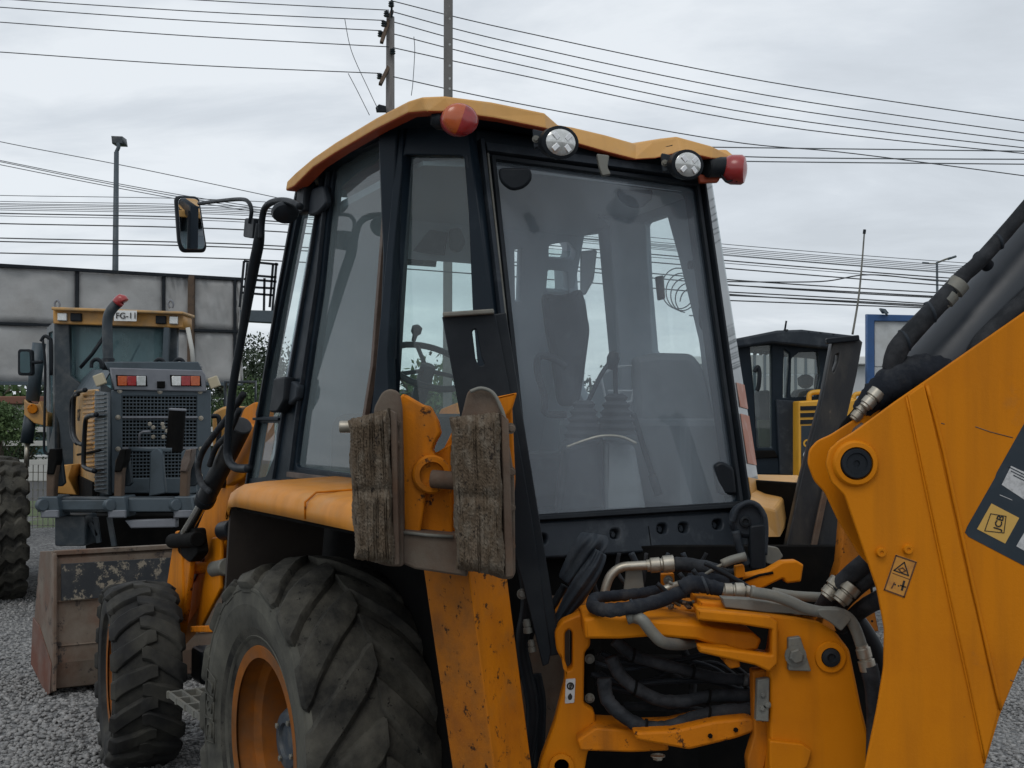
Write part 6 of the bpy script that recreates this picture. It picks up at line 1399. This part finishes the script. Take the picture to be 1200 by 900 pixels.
# trees and bushes: tapered trunk, limbs, leaf clumps
def leaves(cen, rad, n, size, m, parent, name='crown', clumps=14, seed=1, squash=.8):
    r_ = np.random.default_rng(seed); cc = r_.normal(0, 1, (clumps, 3)); cc /= np.linalg.norm(cc, axis=1)[:, None]; cc *= (r_.random((clumps, 1))**.5)*rad*.72; cc[:, 2] *= squash
    cr_ = rad*r_.uniform(.28, .5, clumps); k = r_.integers(0, clumps, n); d = r_.normal(0, 1, (n, 3)); d /= np.linalg.norm(d, axis=1)[:, None]
    P = cc[k]+d*(cr_[k]*r_.random(n)**.35)[:, None]; a = r_.normal(0, 1, (n, 3)); a /= np.linalg.norm(a, axis=1)[:, None]; b_ = np.cross(a, r_.normal(0, 1, (n, 3))); b_ /= np.linalg.norm(b_, axis=1)[:, None]
    s = size*r_.uniform(.6, 1.3, n)[:, None]; V = np.stack([P-a*s, P+b_*s*.45, P+a*s, P-b_*s*.45], 1)+np.array(cen)-np.array(parent.location)
    me = bpy.data.meshes.new(name); me.vertices.add(n*4); me.vertices.foreach_set('co', V.ravel()); me.loops.add(n*4); me.loops.foreach_set('vertex_index', np.arange(n*4)); me.polygons.add(n); me.polygons.foreach_set('loop_start', np.arange(0, n*4, 4)); me.materials.append(M[m]); me.update(calc_edges=True)
    return link(bpy.data.objects.new(name, me), parent)
def tree(x, Y, ytop, rad, m, label, seed, name='tree', cat='tree', n=2600, size=.10):
    tp = at(x, ytop, Y); base = Vector((tp.x, Y, 0)); t_ = root(name, base, label, cat); cz = max(tp.z-rad*.8, rad*.5); rnd = random.Random(seed)
    tube('trunk', [base, base+Vector((.1, 0, cz*.5)), base+Vector((0, .1, cz))], [rad*.09, rad*.07, rad*.03], M['bark'], t_, res=8)
    lb = Bag()
    for i in range(6):
        a = rnd.uniform(0, 6.28); q = base+Vector((0, 0, cz*.6)); lb.tube([q, q+Vector((cos(a), sin(a), .9))*rad*.35, q+Vector((cos(a), sin(a), 1.1))*rad*.65], rad*.02, 5, 2)
    lb.build('limb', M['bark'], t_)
    leaves((tp.x, Y, cz), rad, n, size, m, t_, seed=seed, clumps=22); return t_
tree(-4, 17.5, 458, .62, 'leaf', 'bright green bush at the left edge under the hoarding', 1, 'bush', 'bush', 7000, .028)
tree(22, 24, 482, .75, 'leafdk', 'dark green shrub behind the grader lift ram', 2, 'bush', 'bush', 5000, .04)
tree(303, 30, 372, 2.1, 'leafdk', 'dark bushy tree between the mirror arm and the cab door', 3, n=9000, size=.055)
tree(286, 26, 440, 1.2, 'leaf', 'small green bush low behind the mirror arm', 4, 'bush', 'bush', 7000, .045)
tree(262, 27, 458, 1.4, 'leafdk', 'dark bush right of the grader engine grille', 5, 'bush', 'bush', 7000, .045)
tree(428, 34, 436, .9, 'leafdk', 'low dark round bush seen through the cab door window', 6, 'bush', 'bush', n=6000, size=.045)
for i, (x, Y, yt, rd, m_) in enumerate([(60, 50, 462, 3, 'leafdk'), (-40, 45, 455, 3, 'leaf'), (350, 60, 440, 4, 'leafdk'), (520, 58, 440, 4, 'leaf'), (700, 70, 452, 4, 'leafdk'), (1150, 60, 440, 5, 'leafdk')]):
    tree(x, Y, yt, rd, m_, ['low dark tree far behind the small brown roofed shed', 'low green tree beyond the left edge bush', 'broad dark far tree left of the cab door', 'broad green far tree seen through the corner window', 'far dark tree low behind the rear window glass', 'wide dark far tree hidden behind the boom on the right'][i], 20+i, size=.22)
# yellow machine glimpsed between the grader and the loader arm
ym = root('road_roller', Vector((at(262, 520, 15).x, 15, 0)), 'yellow roller machine glimpsed between grader hood and loader arm', 'roller')
plate('hood', FP(arc_pts([(248, 484), (262, 476), (285, 476), (292, 486), (290, 560), (250, 560)], 5), 15), Y_*1.0, M['cat'], ym, .03)
tube('rail', FP([(248, 488), (256, 489), (257, 505), (255, 522)], 14.8), .03, M['black'], ym)
plate('dark_body', FP([(272, 478), (302, 476), (304, 500), (276, 500)], 14.6), Y_*.8, M['woodbrown'], ym, .02)
plate('cab_frame', FP([(262, 446), (300, 446), (300, 478), (262, 478)], 15.2), Y_*.06, M['graderblk'], ym, .01, holes=[FP([(265, 449), (298, 449), (298, 476), (265, 476)], 15.2)])
cyl('drum', at(240, 600, 15), at(330, 600, 15), .5, M['slate'], ym, seg=40)
